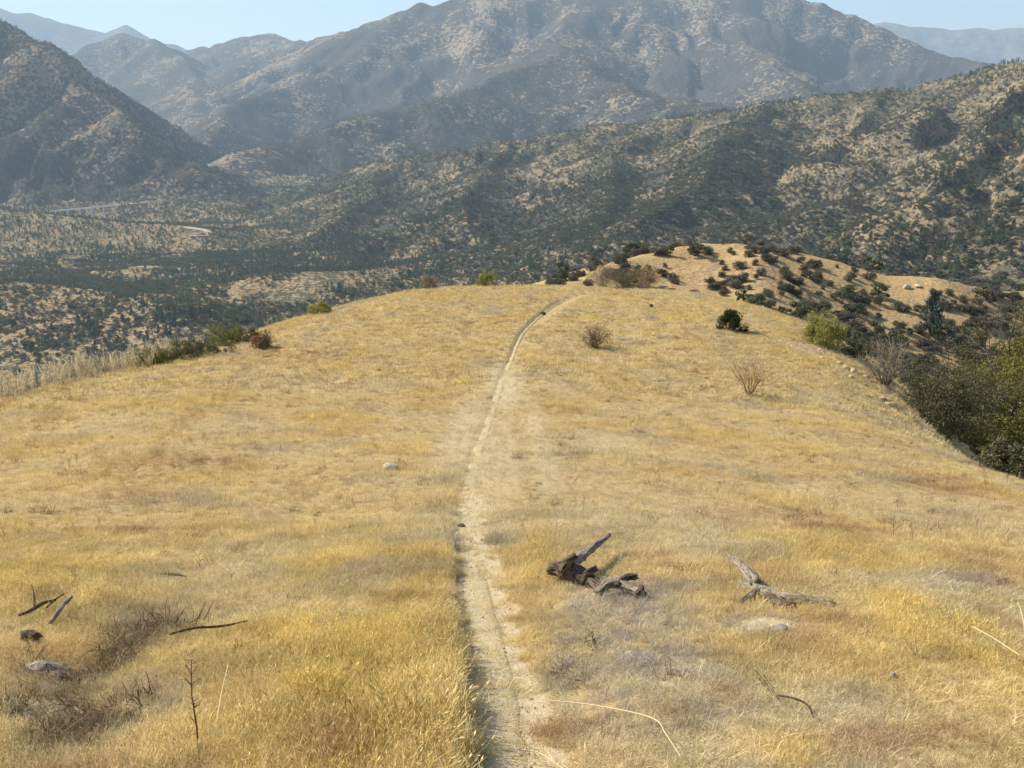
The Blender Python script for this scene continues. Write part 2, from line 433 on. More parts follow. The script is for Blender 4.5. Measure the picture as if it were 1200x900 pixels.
SET_LABEL = {'hillside': 'golden dry grass hillside with the footpath running down it', 'valley': 'wooded valley floor dotted with trees and tan clearings',
    'knoll': 'tan knoll dotted with dark shrubs beyond the grassy crest', 'left_mountain': 'dark shaded mountain slopes left of the canyon',
    'right_mountain': 'tree dotted tan ridge rising to the right of the valley', 'main_mountain': 'large hazy mountain with spurs above the valley',
    'far_mountains': 'faint blue ridges on the skyline', 'front_ridge': 'dark scrubby ridge cut by gullies across the head of the valley'}
for k, nm in enumerate(RNAMES):
    Q = quads[qreg == k]
    if len(Q) == 0: continue
    used, inv = np.unique(Q, return_inverse=True)
    o = add(nm, quad_mesh(nm, GV[used], inv.reshape(Q.shape), M[nm]))
    if nm == 'hillside':
        at = o.data.attributes.new('bare', 'FLOAT', 'POINT')
        at.data.foreach_set('value', bareness(GV[used, 0], GV[used, 1]).astype(np.float32))
    tag(o, SET_LABEL[nm], None, kind='structure')

# ------------------------------------------------------------------ haze: the air of the valley
hz, nt, out = new_mat('haze'); q = NT(nt)
pv = q.n('ShaderNodeVolumePrincipled', ins={'Color': (0.60, 0.80, 1.0, 1), 'Density': 0.00007, 'Anisotropy': 0.1})
nt.links.new(pv.outputs[0], out.inputs['Volume'])
zt, zb, e = float(GZ.max()) + 30, float(GZ.min()) - 1.0, 21600.0
V = [(x, y, z) for z in (zb, zt) for (x, y) in ((-e, -e), (e, -e), (e, e), (-e, e))]
ho = mesh_obj('haze', V, [(3,2,1,0),(4,5,6,7),(0,1,5,4),(1,2,6,5),(2,3,7,6),(3,0,4,7)], hz)
tag(ho, 'pale blue haze filling the valley air', None, kind='stuff')

# ------------------------------------------------------------------ the footpath
def mat_trail():
    m, nt, out = new_mat('trail_dirt'); q = NT(nt)
    P = q.n('ShaderNodeNewGeometry').outputs['Position']
    a = q.noise(P, 2.5, 4); b = q.noise(P, 25.0, 5, 0.7); c = q.noise(P, 140.0, 3, 0.7)
    col = q.mix(q.rng(a, 0.35, 0.65), (0.45, 0.36, 0.22), (0.54, 0.44, 0.28))
    col = q.mix(q.rng(b, 0.5, 0.68, 0, 0.6), col, (0.34, 0.255, 0.15))
    col = q.mix(q.rng(c, 0.5, 0.7, 0, 0.8), col, (0.64, 0.54, 0.37))
    col = q.mix(q.rng(q.noise(P, 6.0, 4, 0.7), 0.5, 0.62, 0, 0.7), col, (0.52, 0.38, 0.17))
    nt.links.new(q.bsdf(col, 1.0, 0.0, q.bump(q.math('ADD', b, q.math('MULTIPLY', c, 0.5)), 0.02, 1.0)), out.inputs[0])
    return m
M['trail'] = mat_trail()
tf = TRAIL_FINE[TRAIL_FINE[:, 1] < 46.5]
tf = tf[tf[:, 1] > 0.5]
tan_ = np.gradient(tf, axis=0); tan_ /= np.hypot(tan_[:, 0], tan_[:, 1])[:, None]
nrm = np.stack([-tan_[:, 1], tan_[:, 0]], 1)                       # points left
NC = 9
ks = np.linspace(-1, 1, NC)
hw = trail_half(tf[:, 1])
jl = 1 + 0.22 * perlin(tf[:, 1] * 2.3, 0 * tf[:, 1] + 3); jr = 1.15 + 0.35 * perlin(tf[:, 1] * 1.7, 0 * tf[:, 1] + 9)
off = np.where(ks[None, :] > 0, ks[None, :] * (hw * jl)[:, None], ks[None, :] * (hw * jr)[:, None])
TX = tf[:, 0, None] + nrm[:, 0, None] * off; TY = tf[:, 1, None] + nrm[:, 1, None] * off
TZ = near(TX, TY) + 0.006 + 0.0004 * TY - np.interp(TY, [0, 6, 9, 26, 30], [0, 0, 1, 1, 0]) * (0.010 + 0.035 * fbm(TX / 0.5, TY / 0.9, 2)) - 0.06 * (np.abs(ks)[None, :] ** 6)
ti = np.arange(TX.size).reshape(TX.shape)
tq = np.stack([ti[:-1, :-1], ti[1:, :-1], ti[1:, 1:], ti[:-1, 1:]], -1).reshape(-1, 4)[:, ::-1]
to = add('trail', quad_mesh('trail', np.stack([TX, TY, TZ], -1).reshape(-1, 3), tq[:, ::-1], M['trail']))
tag(to, 'narrow pale dirt footpath running down the dry grass hillside', None, kind='structure')

# ------------------------------------------------------------------ scatter helper (for grass, gravel and far woodland only)
def proto_collection(name, objs):
    c = bpy.data.collections.new(name)
    for o in objs: c.objects.link(o)
    return c
def scatter(name, P, rot, scl, idx, protos, label, tint=None):
    me = bpy.data.meshes.new(name)
    P = np.asarray(P, np.float32)
    me.vertices.add(len(P)); me.vertices.foreach_set('co', P.ravel())
    for nm, ty, arr, key in (('rot', 'FLOAT_VECTOR', rot, 'vector'), ('scl', 'FLOAT_VECTOR', scl, 'vector'), ('idx', 'INT', idx, 'value')):
        a = me.attributes.new(nm, ty, 'POINT'); a.data.foreach_set(key, np.asarray(arr, np.float32 if ty != 'INT' else np.int32).ravel())
    if tint is not None:
        a = me.attributes.new('tint', 'FLOAT_VECTOR', 'POINT'); a.data.foreach_set('vector', np.asarray(tint, np.float32).ravel())
    o = add(name, me)
    ng = bpy.data.node_groups.new(name + '_scatter', 'GeometryNodeTree')
    ng.interface.new_socket('Geometry', in_out='INPUT', socket_type='NodeSocketGeometry')
    ng.interface.new_socket('Geometry', in_out='OUTPUT', socket_type='NodeSocketGeometry')
    N, L = ng.nodes, ng.links
    gi_, go_ = N.new('NodeGroupInput'), N.new('NodeGroupOutput')
    ip = N.new('GeometryNodeInstanceOnPoints')
    ci = N.new('GeometryNodeCollectionInfo')
    ci.inputs['Collection'].default_value = proto_collection(name + '_kinds', protos)
    ci.inputs['Separate Children'].default_value = True
    ci.inputs['Reset Children'].default_value = True
    def attr(nm, ty):
        n = N.new('GeometryNodeInputNamedAttribute'); n.data_type = ty; n.inputs['Name'].default_value = nm
        return n.outputs['Attribute']
    e2r = N.new('FunctionNodeEulerToRotation')
    L.new(attr('rot', 'FLOAT_VECTOR'), e2r.inputs[0])
    L.new(gi_.outputs[0], ip.inputs['Points']); L.new(ci.outputs[0], ip.inputs['Instance'])
    ip.inputs['Pick Instance'].default_value = True
    L.new(attr('idx', 'INT'), ip.inputs['Instance Index'])
    L.new(e2r.outputs[0], ip.inputs['Rotation']); L.new(attr('scl', 'FLOAT_VECTOR'), ip.inputs['Scale'])
    L.new(ip.outputs[0], go_.inputs[0])
    md = o.modifiers.new('scatter', 'NODES'); md.node_group = ng
    tag(o, label, None, kind='stuff')
    return o

# ------------------------------------------------------------------ foliage meshes
def leaf_quads(C, size, rg, aspect=0.55, flat=0.0):
    n = len(C)
    a = rg.normal(size=(n, 3)); a /= np.linalg.norm(a, axis=1)[:, None]
    b = rg.normal(size=(n, 3)); b[:, 2] *= (1 - flat)
    b -= a * (a * b).sum(1)[:, None]; b /= np.linalg.norm(b, axis=1)[:, None]
    sz = (size * rg.uniform(0.6, 1.4, n))[:, None]
    a = a * sz; b = b * sz * aspect
    V = np.stack([C + a, C + b, C - a, C - b], 1).reshape(-1, 3)
    return V, np.arange(4 * n).reshape(n, 4)
def tube(path, radii, sides=5, V=None, Q=None, rough=0.0, rg=None, cap=True):
    """a bent tapering tube added to lists V, Q (quads; tips closed with a degenerate-free fan)"""
    P = np.array(path, float); n = len(P)
    T = np.gradient(P, axis=0); T /= np.linalg.norm(T, axis=1)[:, None] + 1e-12
    ref = np.array([0.31, 0.22, 0.93]) if abs(T[0] @ np.array([0.31, 0.22, 0.93])) < 0.9 else np.array([1.0, 0, 0])
    base = len(V)
    for i in range(n):
        s1 = np.cross(T[i], ref); s1 /= np.linalg.norm(s1); s2 = np.cross(T[i], s1)
        for k in range(sides):
            t = 2 * math.pi * k / sides
            r = radii[i] * (1 + (rough * rg.normal() if rough else 0))
            V.append(tuple(P[i] + r * (math.cos(t) * s1 + math.sin(t) * s2)))
    for i in range(n - 1):
        for k in range(sides):
            a = base + i * sides + k; b = base + i * sides + (k + 1) % sides
            Q.append((a, b, b + sides, a + sides))
    if cap:
        Q.append(tuple(base + k for k in range(sides))[::-1])
        Q.append(tuple(base + (n - 1) * sides + k for k in range(sides)))
def mat_leaf(name, c1, c2, trans=0.3, var=0.35):
    m, nt, out = new_mat(name); q = NT(nt)
    rnd = q.n('ShaderNodeObjectInfo').outputs['Random']
    isl = q.n('ShaderNodeNewGeometry').outputs['Random Per Island']
    col = q.mix(rnd, c1, c2)
    hsv = q.n('ShaderNodeHueSaturation', ins={'Color': col, 'Value': q.rng(isl, 0, 1, 1 - var, 1 + var)})
    d = q.n('ShaderNodeBsdfDiffuse', ins={'Color': hsv.outputs[0]}).outputs[0]
    t = q.n('ShaderNodeBsdfTranslucent', ins={'Color': hsv.outputs[0]}).outputs[0]
    mx = q.n('ShaderNodeMixShader', ins={0: trans, 1: d, 2: t})
    nt.links.new(mx.outputs[0], out.inputs[0])
    return m
def mat_bark(name, c1, c2, sc=20.0):
    m, nt, out = new_mat(name); q = NT(nt)
    P = q.n('ShaderNodeTexCoord').outputs['Object']
    a = q.noise(P, sc, 5, 0.65)
    nt.links.new(q.bsdf(q.mix(q.rng(a, 0.35, 0.65), c1, c2), 0.95, 0.05, q.bump(a, 0.01)), out.inputs[0])
    return m
M['oak_leaf'] = mat_leaf('oak_leaf', (0.088, 0.104, 0.052), (0.150, 0.160, 0.088))
M['pine_leaf'] = mat_leaf('pine_leaf', (0.082, 0.118, 0.082), (0.138, 0.178, 0.124))
M['scrub_leaf'] = mat_leaf('scrub_leaf', (0.095, 0.090, 0.062), (0.175, 0.150, 0.108))
M['bark'] = mat_bark('bark', (0.16, 0.13, 0.10), (0.07, 0.055, 0.045))

def crown_pts(kind, n, rg):
    if kind == 'oak':
        k = 20
        th = rg.uniform(0, 2 * np.pi, k); rr = np.sqrt(rg.uniform(0, 1, k)) * 0.42; zz = rg.uniform(0.20, 0.86, k)
        rr *= np.sqrt(np.clip(1 - ((zz - 0.48) / 0.50) ** 2, 0.1, 1)) * 1.15
        cc = np.stack([rr * np.cos(th), rr * np.sin(th), zz], 1); rad_ = rg.uniform(0.09, 0.17, k)
        i = rg.integers(0, k, n)
        d = rg.normal(size=(n, 3)); d /= np.linalg.norm(d, axis=1)[:, None]
        return cc[i] + d * (rad_[i] * rg.uniform(0.55, 1.05, n))[:, None] * np.array([1, 1, 0.8]), cc
    if kind == 'pine':
        k = 40
        zz = np.sort(rg.uniform(0.16, 0.97, k)); th = rg.uniform(0, 2 * np.pi, k)
        ln = (1.02 - zz) ** 0.7 * 0.30 * rg.uniform(0.45, 1.15, k)
        ln = np.where(zz < 0.3, ln * (zz - 0.05) / 0.28, ln)
        i = rg.integers(0, k, n); t = rg.uniform(0.2, 1.0, n) ** 0.7
        p = np.stack([ln[i] * t * np.cos(th[i]), ln[i] * t * np.sin(th[i]), zz[i] + 0.22 * ln[i] * t], 1)
        cc = np.stack([ln * np.cos(th), ln * np.sin(th), zz + 0.22 * ln], 1)
        return p + rg.normal(size=(n, 3)) * 0.022, cc
    k = 24                                                            # shrub: a filled uneven dome
    th = rg.uniform(0, 2 * np.pi, k); rr = np.sqrt(rg.uniform(0, 1, k)) * 0.40
    zz = rg.uniform(0.12, 0.82, k) * np.sqrt(np.clip(1.05 - (rr / 0.50) ** 2, 0.05, 1)) + 0.04
    cc = np.stack([rr * np.cos(th), rr * np.sin(th), zz], 1); rad_ = rg.uniform(0.13, 0.24, k)
    i = rg.integers(0, k, n)
    d = rg.normal(size=(n, 3)); d /= np.linalg.norm(d, axis=1)[:, None]
    p = cc[i] + d * (rad_[i] * rg.uniform(0.5, 1.05, n))[:, None]
    p[:, 2] = np.maximum(p[:, 2], 0.02)
    return p, cc
LEAF = {'oak': ('oak_leaf', 0.075, 0.045), 'pine': ('pine_leaf', 0.06, 0.040), 'shrub': ('scrub_leaf', 0.09, 0.05)}
def make_crown(kind, n, seed, size, mat):
    rg = np.random.default_rng(seed)
    C, cc = crown_pts(kind, n, rg)
    V, Q = leaf_quads(C, size, rg, 0.6, 0.2)
    return quad_mesh('crown', V, Q, M[mat], False), cc
def make_trunk(kind, cc, seed):
    rg = np.random.default_rng(seed); V, Q = [], []
    if kind == 'pine':
        tube([(0, 0, -0.03), (0.01, 0, 0.3), (-0.005, 0.008, 0.65), (0, 0, 0.95)], [0.022, 0.018, 0.011, 0.003], 6, V, Q)
        for c in cc[::4]:
            tube([(0, 0, c[2] - 0.05), tuple(c * np.array([0.9, 0.9, 1]))], [0.006, 0.002], 3, V, Q)
    elif kind == 'oak':
        tube([(0, 0, -0.03), (0.012, 0, 0.15), (-0.01, 0.01, 0.34), (0, 0, 0.6)], [0.035, 0.028, 0.022, 0.008], 6, V, Q)
        for c in cc[::2]:
            tube([(-0.005, 0.005, 0.28), tuple(c * np.array([.5, .5, .8])), tuple(c)], [0.016, 0.010, 0.003], 4, V, Q)
    else:
        for c in cc[::2]:
            tube([(0, 0, -0.02), tuple(c * np.array([.35, .35, .55])), tuple(c)], [0.022, 0.014, 0.004], 4, V, Q)
    me = bpy.data.meshes.new('trunk'); me.from_pydata(V, [], Q); me.materials.append(M['bark'])
    return me
NVAR = 5
FULL = {k: [] for k in LEAF}; LOW = {k: [] for k in LEAF}
for kind, (mt, s_low, s_full) in LEAF.items():
    for v_ in range(NVAR):
        me, cc = make_crown(kind, 1100, 100 + v_, s_full, mt)
        FULL[kind].append((me, make_trunk(kind, cc, 200 + v_)))
        me, cc = make_crown(kind, 150, 300 + v_, s_low, mt)
        LOW[kind].append(bpy.data.objects.new('far_' + kind, me))

# ------------------------------------------------------------------ trees and scrub over the land
slope_ang = GZ / R_
cum = np.maximum.accumulate(slope_ang, axis=0)
def seen(x, y, z, h):
    """does a thing of height h standing at (x, y, z) show over the land in front of it"""
    r = np.hypot(x, y); a = np.arctan2(x, y)
    ia = np.clip(np.searchsorted(az, a), 0, NA - 1); ir = np.clip(np.searchsorted(rad, r * 0.985) - 1, 0, NR - 1)
    return (z + h) / r > cum[ir, ia]
CLEAR = []                                                            # open tan ground seen among the trees
for (u, v, ru, k) in [(300,322,30,.75),(365,330,34,.7),(325,347,28,.6),(405,324,30,.6),(285,338,18,.8),(150,320,22,.5),(95,335,26,.5),(180,350,20,.5),(90,375,30,.5),(30,390,30,.5),(470,300,30,.5),(275,196,40,.9),(235,208,25,.8),(230,270,14,1),(60,300,40,.4),(45,345,40,.4),(655,235,20,.5),(640,265,50,.4),(430,90,25,.5),
                      (880,235,16,.5),(1150,205,16,.5),(790,260,24,.4),(940,262,24,.4),(1100,105,16,.5),(1185,72,14,.6),(1060,180,14,.5),(985,200,12,.5)]:
    p = hit(u, v, 60)
    if p: CLEAR.append((p[0], p[1], ru / F_PX * p[1], max(ru / F_PX * p[1] * 1.6, 60), k))
def veg(x, y, reg):
    d = 0.60 + 0.60 * fbm(x / 260 + 2, y / 260, 3) + 1.0 * fbm(x / 70, y / 70 + 4, 3)
    d = d + np.select([reg == 1, reg == 4, reg == 5, reg == 3, reg == 7], [0.08, 0.10, 0.02, 0.05, 0.22], 0)
    d = np.where((reg == 4) | (reg == 7), np.maximum(d, 0.25), np.where(reg == 1, np.maximum(d, 0.15), d))
    for (cx, cy, rx, ry, k) in CLEAR:
        d = d - 0.9 * k * np.exp(-(((x - cx) / rx) ** 2 + ((y - cy) / ry) ** 2) ** 1.5)
    return d
rg = np.random.default_rng(21)
NCAND = 460000
a = rg.uniform(math.radians(-33), math.radians(33), NCAND)
r = np.sqrt(rg.uniform(110 ** 2, 5200 ** 2, NCAND))
more = 100000                                                          # nearer ground is covered with smaller scrub too
a = np.concatenate([a, rg.uniform(math.radians(-33), math.radians(33), more)]); r = np.concatenate([r, np.sqrt(rg.uniform(110 ** 2, 1900 ** 2, more))])
issh = np.arange(len(a)) >= NCAND
thin = np.where(issh, 1.0, np.interp(r, [0, 1500, 2600, 5200], [1.0, 0.9, 0.62, 0.42]))
ok = (rg.random(len(a)) < thin) & (r > 330)
a, r, issh = a[ok], r[ok], issh[ok]
x, y = r * np.sin(a), r * np.cos(a)
z, reg = height(x, y)
den = veg(x, y, reg)
keep = (rg.random(len(a)) < np.clip(den, 0, 1)) & (reg != 2) & (reg != 0)
x, y, z, reg, r, issh = [q_[keep] for q_ in (x, y, z, reg, r, issh)]
pinef = fbm(x / 420 + 9, y / 420 + 1, 3) + 0.4 * fbm(x / 60, y / 60, 2) + np.where(r < 1000, 0.10, 0) + np.where((reg == 1) & (r > 1500), 0.12, 0) - np.where(reg == 5, 0.15, 0) - np.where(reg == 7, 0.1, 0)
kind = np.where(issh, 2, np.where(pinef * 1.3 + rg.normal(size=len(x)) * 0.30 > 0.30, 1, np.where(rg.random(len(x)) < 0.42, 2, 0)))
hgt = np.select([kind == 0, kind == 1, kind == 2], [rg.uniform(3.2, 6.6, len(x)), rg.uniform(5, 9.8, len(x)), rg.uniform(1.6, 3.6, len(x))])
hgt = hgt * np.where(r > 3000, 1.15, 1)
vis = seen(x, y, z, hgt + 4)
x, y, z, reg, r, kind, hgt = [q_[vis] for q_ in (x, y, z, reg, r, kind, hgt)]
u_, v_ = project(x, y, z)
inframe = (u_ > -10) & (u_ < 1210) & seen(x, y, z, hgt * 0.75)
print('far plants', len(x), [(kind == k).sum() for k in range(3)])
KN = ['oak', 'pine', 'shrub']
single = np.zeros(len(x), bool)
for k in range(3):
    sc_ = np.where((kind == k) & inframe, hgt / r, 0)
    order = np.argsort(-sc_)[: (240 if k < 2 else 60)]
    single[order] = True

def plant(name, kind, var, loc, h, w, rz, label, cat, group=None):
    root = bpy.data.objects.new(name, None); COL.objects.link(root)
    root.location = loc; root.rotation_euler = (0, 0, rz); root.scale = (w, w, h)
    crown, trunk = FULL[kind][var]
    add('crown', crown, root); add('trunk' if kind != 'shrub' else 'stems', trunk, root)
    root.empty_display_size = 0.1
    tag(root, label, cat, group)
    return root
def place_name(x, y):
    return 'on the slope beyond the knoll' if x > 90 else 'on the valley floor left of the knoll'
for i in np.nonzero(single)[0]:
    k = KN[kind[i]]; w_ = hgt[i] * (rg.uniform(1.0, 1.55) if k == 'oak' else rg.uniform(0.9, 1.35) if k == 'pine' else rg.uniform(1.2, 1.9))
    pn = place_name(x[i], y[i])
    nm, lb, ct = {'oak': ('oak_tree', 'rounded olive oak tree ' + pn, 'tree'), 'pine': ('pine_tree', 'tall grey-green pine tree ' + pn, 'tree'),
                  'shrub': ('scrub_bush', 'low dark scrub bush ' + pn, 'shrub')}[k]
    plant(nm, k, int(rg.integers(NVAR)), (x[i], y[i], z[i] - 0.1), hgt[i], w_, rg.uniform(0, 6.28), lb, ct, {'oak': 'oak trees ', 'pine': 'pine trees ', 'shrub': 'scrub bushes '}[k] + pn)
for k, nm, lb in ((0, 'oak_woodland', 'far off mass of small olive oak crowns over the valley and mountain slopes'), (1, 'pine_woodland', 'far off mass of grey-green pines in the valley and on the slopes'), (2, 'scrubland', 'far off mass of low dark scrub over the slopes')):
    m = (kind == k) & ~single
    n = m.sum()
    rot = np.stack([0 * x[m], 0 * x[m], rg.uniform(0, 6.28, n)], 1)
    wd = hgt[m] * (rg.uniform(1.0, 1.55, n) if k == 0 else rg.uniform(0.9, 1.35, n) if k == 1 else rg.uniform(1.2, 1.9, n))
    scatter(nm, np.stack([x[m], y[m], z[m] - 0.15], 1), rot, np.stack([wd, wd, hgt[m]], 1), rg.integers(0, NVAR, n), LOW[KN[k]], lb)

# shrubs and small oaks of the knoll, one by one
xk = rg.uniform(-10, 150, 11000); yk = rg.uniform(85, 285, 11000)
zk, rk = height(xk, yk)
uk, vk = project(xk, yk, zk)
dn = 0.5 + 0.6 * fbm(xk / 22 + 5, yk / 22, 3) + 0.25 * fbm(xk / 6, yk / 6, 2)
dn = dn + np.where((uk > 930) & (vk > 345), 0.35, 0) - np.where((uk > 780) & (uk < 900) & (vk < 325), 0.25, 0) - np.where((uk > 1030) & (vk < 352), 0.30, 0) - np.where((uk > 680) & (uk < 800) & (vk > 300), 0.15, 0) - np.where((uk > 1030) & (uk < 1098) & (vk < 362), 2.0, 0)
hk = rg.uniform(0.9, 2.4, len(xk)); big = rg.random(len(xk)) < 0.08; hk = np.where(big, rg.uniform(2.8, 4.6, len(xk)), hk)
mk = (rg.random(len(xk)) < np.clip(dn, 0, 1)) & (rk == 2) & (uk > 640) & (uk < 1230) & seen(xk, yk, zk, hk * 0.6)
mk &= rg.random(len(xk)) < np.where((uk > 900) & (vk > 335), 0.40, 0.26)
acc_ = []
for i in np.nonzero(mk)[0]:
    if all((xk[i] - xk[j]) ** 2 + (yk[i] - yk[j]) ** 2 > (0.34 * (hk[i] + hk[j])) ** 2 for j in acc_): acc_.append(i)
acc_ = sorted(acc_, key=lambda i: -hk[i] / yk[i])
rest = acc_[300:]; acc_ = acc_[:300]
print('knoll shrubs', mk.sum(), len(acc_), len(rest))
if rest:
    rest = np.array(rest); n = len(rest); wd = hk[rest] * rg.uniform(1.1, 1.7, n)
    scatter('knoll_scrub', np.stack([xk[rest], yk[rest], zk[rest] - 0.05], 1), np.stack([np.zeros(n), np.zeros(n), rg.uniform(0, 6.28, n)], 1), np.stack([wd, wd, hk[rest]], 1), rg.integers(0, NVAR, n),
            [bpy.data.objects.new('small_shrub', FULL['shrub'][v][0]) for v in range(NVAR)], 'small dark scrub filling the gaps between the shrubs of the tan knoll')
for i in acc_:
    if big[i]:
        plant('oak_tree', 'oak', int(rg.integers(NVAR)), (xk[i], yk[i], zk[i] - 0.05), hk[i], hk[i] * rg.uniform(1.0, 1.5), rg.uniform(0, 6.28), 'small rounded oak standing among the shrubs of the tan knoll', 'tree', 'oaks on the knoll')
    else:
        plant('knoll_shrub', 'shrub', int(rg.integers(NVAR)), (xk[i], yk[i], zk[i] - 0.05), hk[i], hk[i] * rg.uniform(1.1, 1.8), rg.uniform(0, 6.28), 'dark rounded shrub growing on the tan knoll', 'shrub', 'shrubs on the knoll')

# ------------------------------------------------------------------ dry grass
def mat_grass():
    m, nt, out = new_mat('dry_grass_blade'); q = NT(nt)
    t = q.n('ShaderNodeAttribute', attribute_type='INSTANCER', attribute_name='tint').outputs['Color']
    isl = q.n('ShaderNodeNewGeometry').outputs['Random Per Island']
    hsv = q.n('ShaderNodeHueSaturation', ins={'Color': t, 'Value': q.rng(isl, 0, 1, 0.5, 1.38), 'Saturation': q.rng(isl, 0, 1, 1.12, 0.85)})
    d = q.n('ShaderNodeBsdfDiffuse', ins={'Color': hsv.outputs[0]}).outputs[0]
    tr = q.n('ShaderNodeBsdfTranslucent', ins={'Color': hsv.outputs[0]}).outputs[0]
    nt.links.new(q.n('ShaderNodeMixShader', ins={0: 0.33, 1: d, 2: tr}).outputs[0], out.inputs[0])
    return m
M['grass'] = mat_grass()

def blades(n, seed, h=(0.6, 1.0), spread=0.5, lean=(0.1, 0.5), width=0.022, curl=0.5, base_z=0.0, heads=0.0):
    """a tuft about 1 high: n narrow bent ribbons, some ending in a seed head"""
    rg = np.random.default_rng(seed); V, Q = [], []
    for i in range(n):
        th = rg.uniform(0, 2 * np.pi); rr = spread * math.sqrt(rg.random())
        b = np.array([rr * math.cos(th), rr * math.sin(th), base_z - 0.05])
        L = rg.uniform(*h); ln = rg.uniform(*lean); ph = rg.uniform(0, 2 * np.pi)
        d0 = np.array([math.sin(ln) * math.cos(ph), math.sin(ln) * math.sin(ph), math.cos(ln)])
        ln2 = ln + curl * rg.uniform(0.3, 1.2)
        d1 = np.array([math.sin(ln2) * math.cos(ph), math.sin(ln2) * math.sin(ph), math.cos(ln2)])
        fa = rg.uniform(0, 2 * np.pi); s = np.array([math.cos(fa), math.sin(fa), 0]) * width * rg.uniform(0.6, 1.3)
        p0, p1 = b, b + d0 * L * 0.55
        p2 = p1 + d1 * L * 0.45
        k = len(V)
        if rg.random() < heads:
            V += [p0 - s * .4, p0 + s * .4, p1 + s * .35, p1 - s * .35, p2 + s * .3, p2 - s * .3]
            Q += [(k, k + 1, k + 2, k + 3), (k + 3, k + 2, k + 4, k + 5)]
            k = len(V); e_ = p2 + d1 * 0.18
            V += [p2, (p2 + e_) / 2 + s * 1.5, e_, (p2 + e_) / 2 - s * 1.5]; Q += [(k, k + 1, k + 2, k + 3)]
        else:
            V += [p0 - s, p0 + s, p1 + s * .8, p1 - s * .8, p2 + s * .15, p2 - s * .15]
            Q += [(k, k + 1, k + 2, k + 3), (k + 3, k + 2, k + 4, k + 5)]
    return quad_mesh('grass_tuft', np.array(V), np.array(Q), M['grass'], False)
def proto(nm, me): return bpy.data.objects.new(nm, me)
UP = [proto('grass_tuft', blades(44, 500 + i, (0.35, 1.0), 0.65, (0.05, 0.6), 0.013, 0.55, 0, 0.25)) for i in range(6)]
MAT_ = [proto('matted_grass', blades(34, 540 + i, (0.6, 1.4), 0.7, (0.8, 1.5), 0.016, 0.25, 0.12)) for i in range(4)]
WEED = [proto('weed_tuft', blades(60, 560 + i, (0.3, 0.9), 0.55, (0.2, 1.2), 0.012, 1.3)) for i in range(4)]
FARG = [proto('far_grass_tuft', blades(40, 580 + i, (0.4, 1.0), 1.0, (0.1, 0.8), 0.028, 0.6)) for i in range(5)]

rg = np.random.default_rng(77)
def cand(n, r0, r1, a=40):
    r = np.sqrt(rg.uniform(r0 ** 2, r1 ** 2, n)); t = rg.uniform(math.radians(-a), math.radians(a), n)
    return r * np.sin(t), r * np.cos(t)
TINT = {'straw': (0.74, 0.575, 0.265), 'gold': (0.76, 0.575, 0.195), 'pale': (0.74, 0.62, 0.37), 'rust': (0.46, 0.275, 0.13), 'gray': (0.47, 0.41, 0.345), 'dark': (0.20, 0.14, 0.085)}
TINT = {k: np.array(v) for k, v in TINT.items()}
def lerp(a, b, t): return a + (b - a) * t[:, None]
def tints(x, y, rg):
    n = len(x)
    c = np.tile(TINT['straw'], (n, 1))
    c = lerp(c, TINT['pale'], np.clip(0.25 + 2.2 * fbm(x / 2.6 + 3, y / 2.6, 3), 0, 0.85))
    c = lerp(c, TINT['gold'], np.clip(-0.02 + 2.0 * fbm(x / 1.9 + 31, y / 1.9 + 2, 3), 0, 0.7))
    c = lerp(c, TINT['rust'], np.clip(-0.34 + 2.1 * fbm(x / 1.1 + 61, y / 0.7 + 2, 3), 0, 0.75))
    c = lerp(c, TINT['gray'], np.clip(-0.30 + 2.0 * fbm(x / 1.5 + 91, y / 1.5 + 2, 3), 0, 0.6))
    f = {k: np.clip(patch_field(PATCH[k], x, y) * (0.85 + 0.9 * fbm(x / 0.35 + 5, y / 0.35, 2)), 0, 1) for k in ('gold', 'rust', 'gray', 'dark')}
    for k in ('gold', 'rust', 'gray', 'dark'): c = lerp(c, TINT[k], f[k])
    c = lerp(c, np.array([0.70, 0.60, 0.42]), np.clip(1.25 * patch_field(PATCH['bare'], x, y), 0, 0.85))
    c = c * (1 + 0.32 * np.clip(fbm(x / 0.55 + 13, y / 0.55, 3), -0.6, 0.6))[:, None]
    c = c * rg.uniform(0.80, 1.16, n)[:, None]
    return c, f
def grass_layer(name, n, r0, r1, protos, hfun, dens, label, tilt=0.18, mono=None):
    x, y = cand(n, r0, r1)
    z = near(x, y)
    d, s = trail_dist(x, y)
    bare = bareness(x, y)
    ok = rg.random(n) < dens(x, y, bare)
    ok &= seen(x, y, z, 0.4 if r1 < 30 else 3.0)
    x, y, z, d, s = [q_[ok] for q_ in (x, y, z, d, s)]
    c, f = tints(x, y, rg)
    h = hfun(x, y, f, d, s)
    n = len(x)
    rot = np.stack([rg.normal(0.0, tilt, n), rg.normal(0.10, tilt, n), rg.uniform(0, 6.28, n)], 1)
    wd = h * rg.uniform(0.7, 1.1, n)
    wd = np.maximum(wd, 0.06)
    print(name, n)
    return scatter(name, np.stack([x, y, z - 0.005], 1), rot, np.stack([wd, wd, h], 1), rg.integers(0, len(protos), n), protos, label, c)
def h_up(x, y, f, d, s):
    h = rg.uniform(0.032, 0.074, len(x)) * (1 + 0.9 * np.clip(fbm(x / 1.4 + 7, y / 1.4, 2), -0.6, 1))
    h = h * (1 + 0.7 * f['gold']) * (1 - 0.35 * f['gray'])
    h = h * (1 + 0.3 * smooth(6.5, 3.5, y) * (x < 0))
    h = np.where((s > 0) & (d < 0.5), h * 1.25, h)
    return h * smooth(0.02, 0.2, d + 0.06)
def clear_(bare, k=0.95): return 1 - k * smooth(0.15, 0.75, bare)
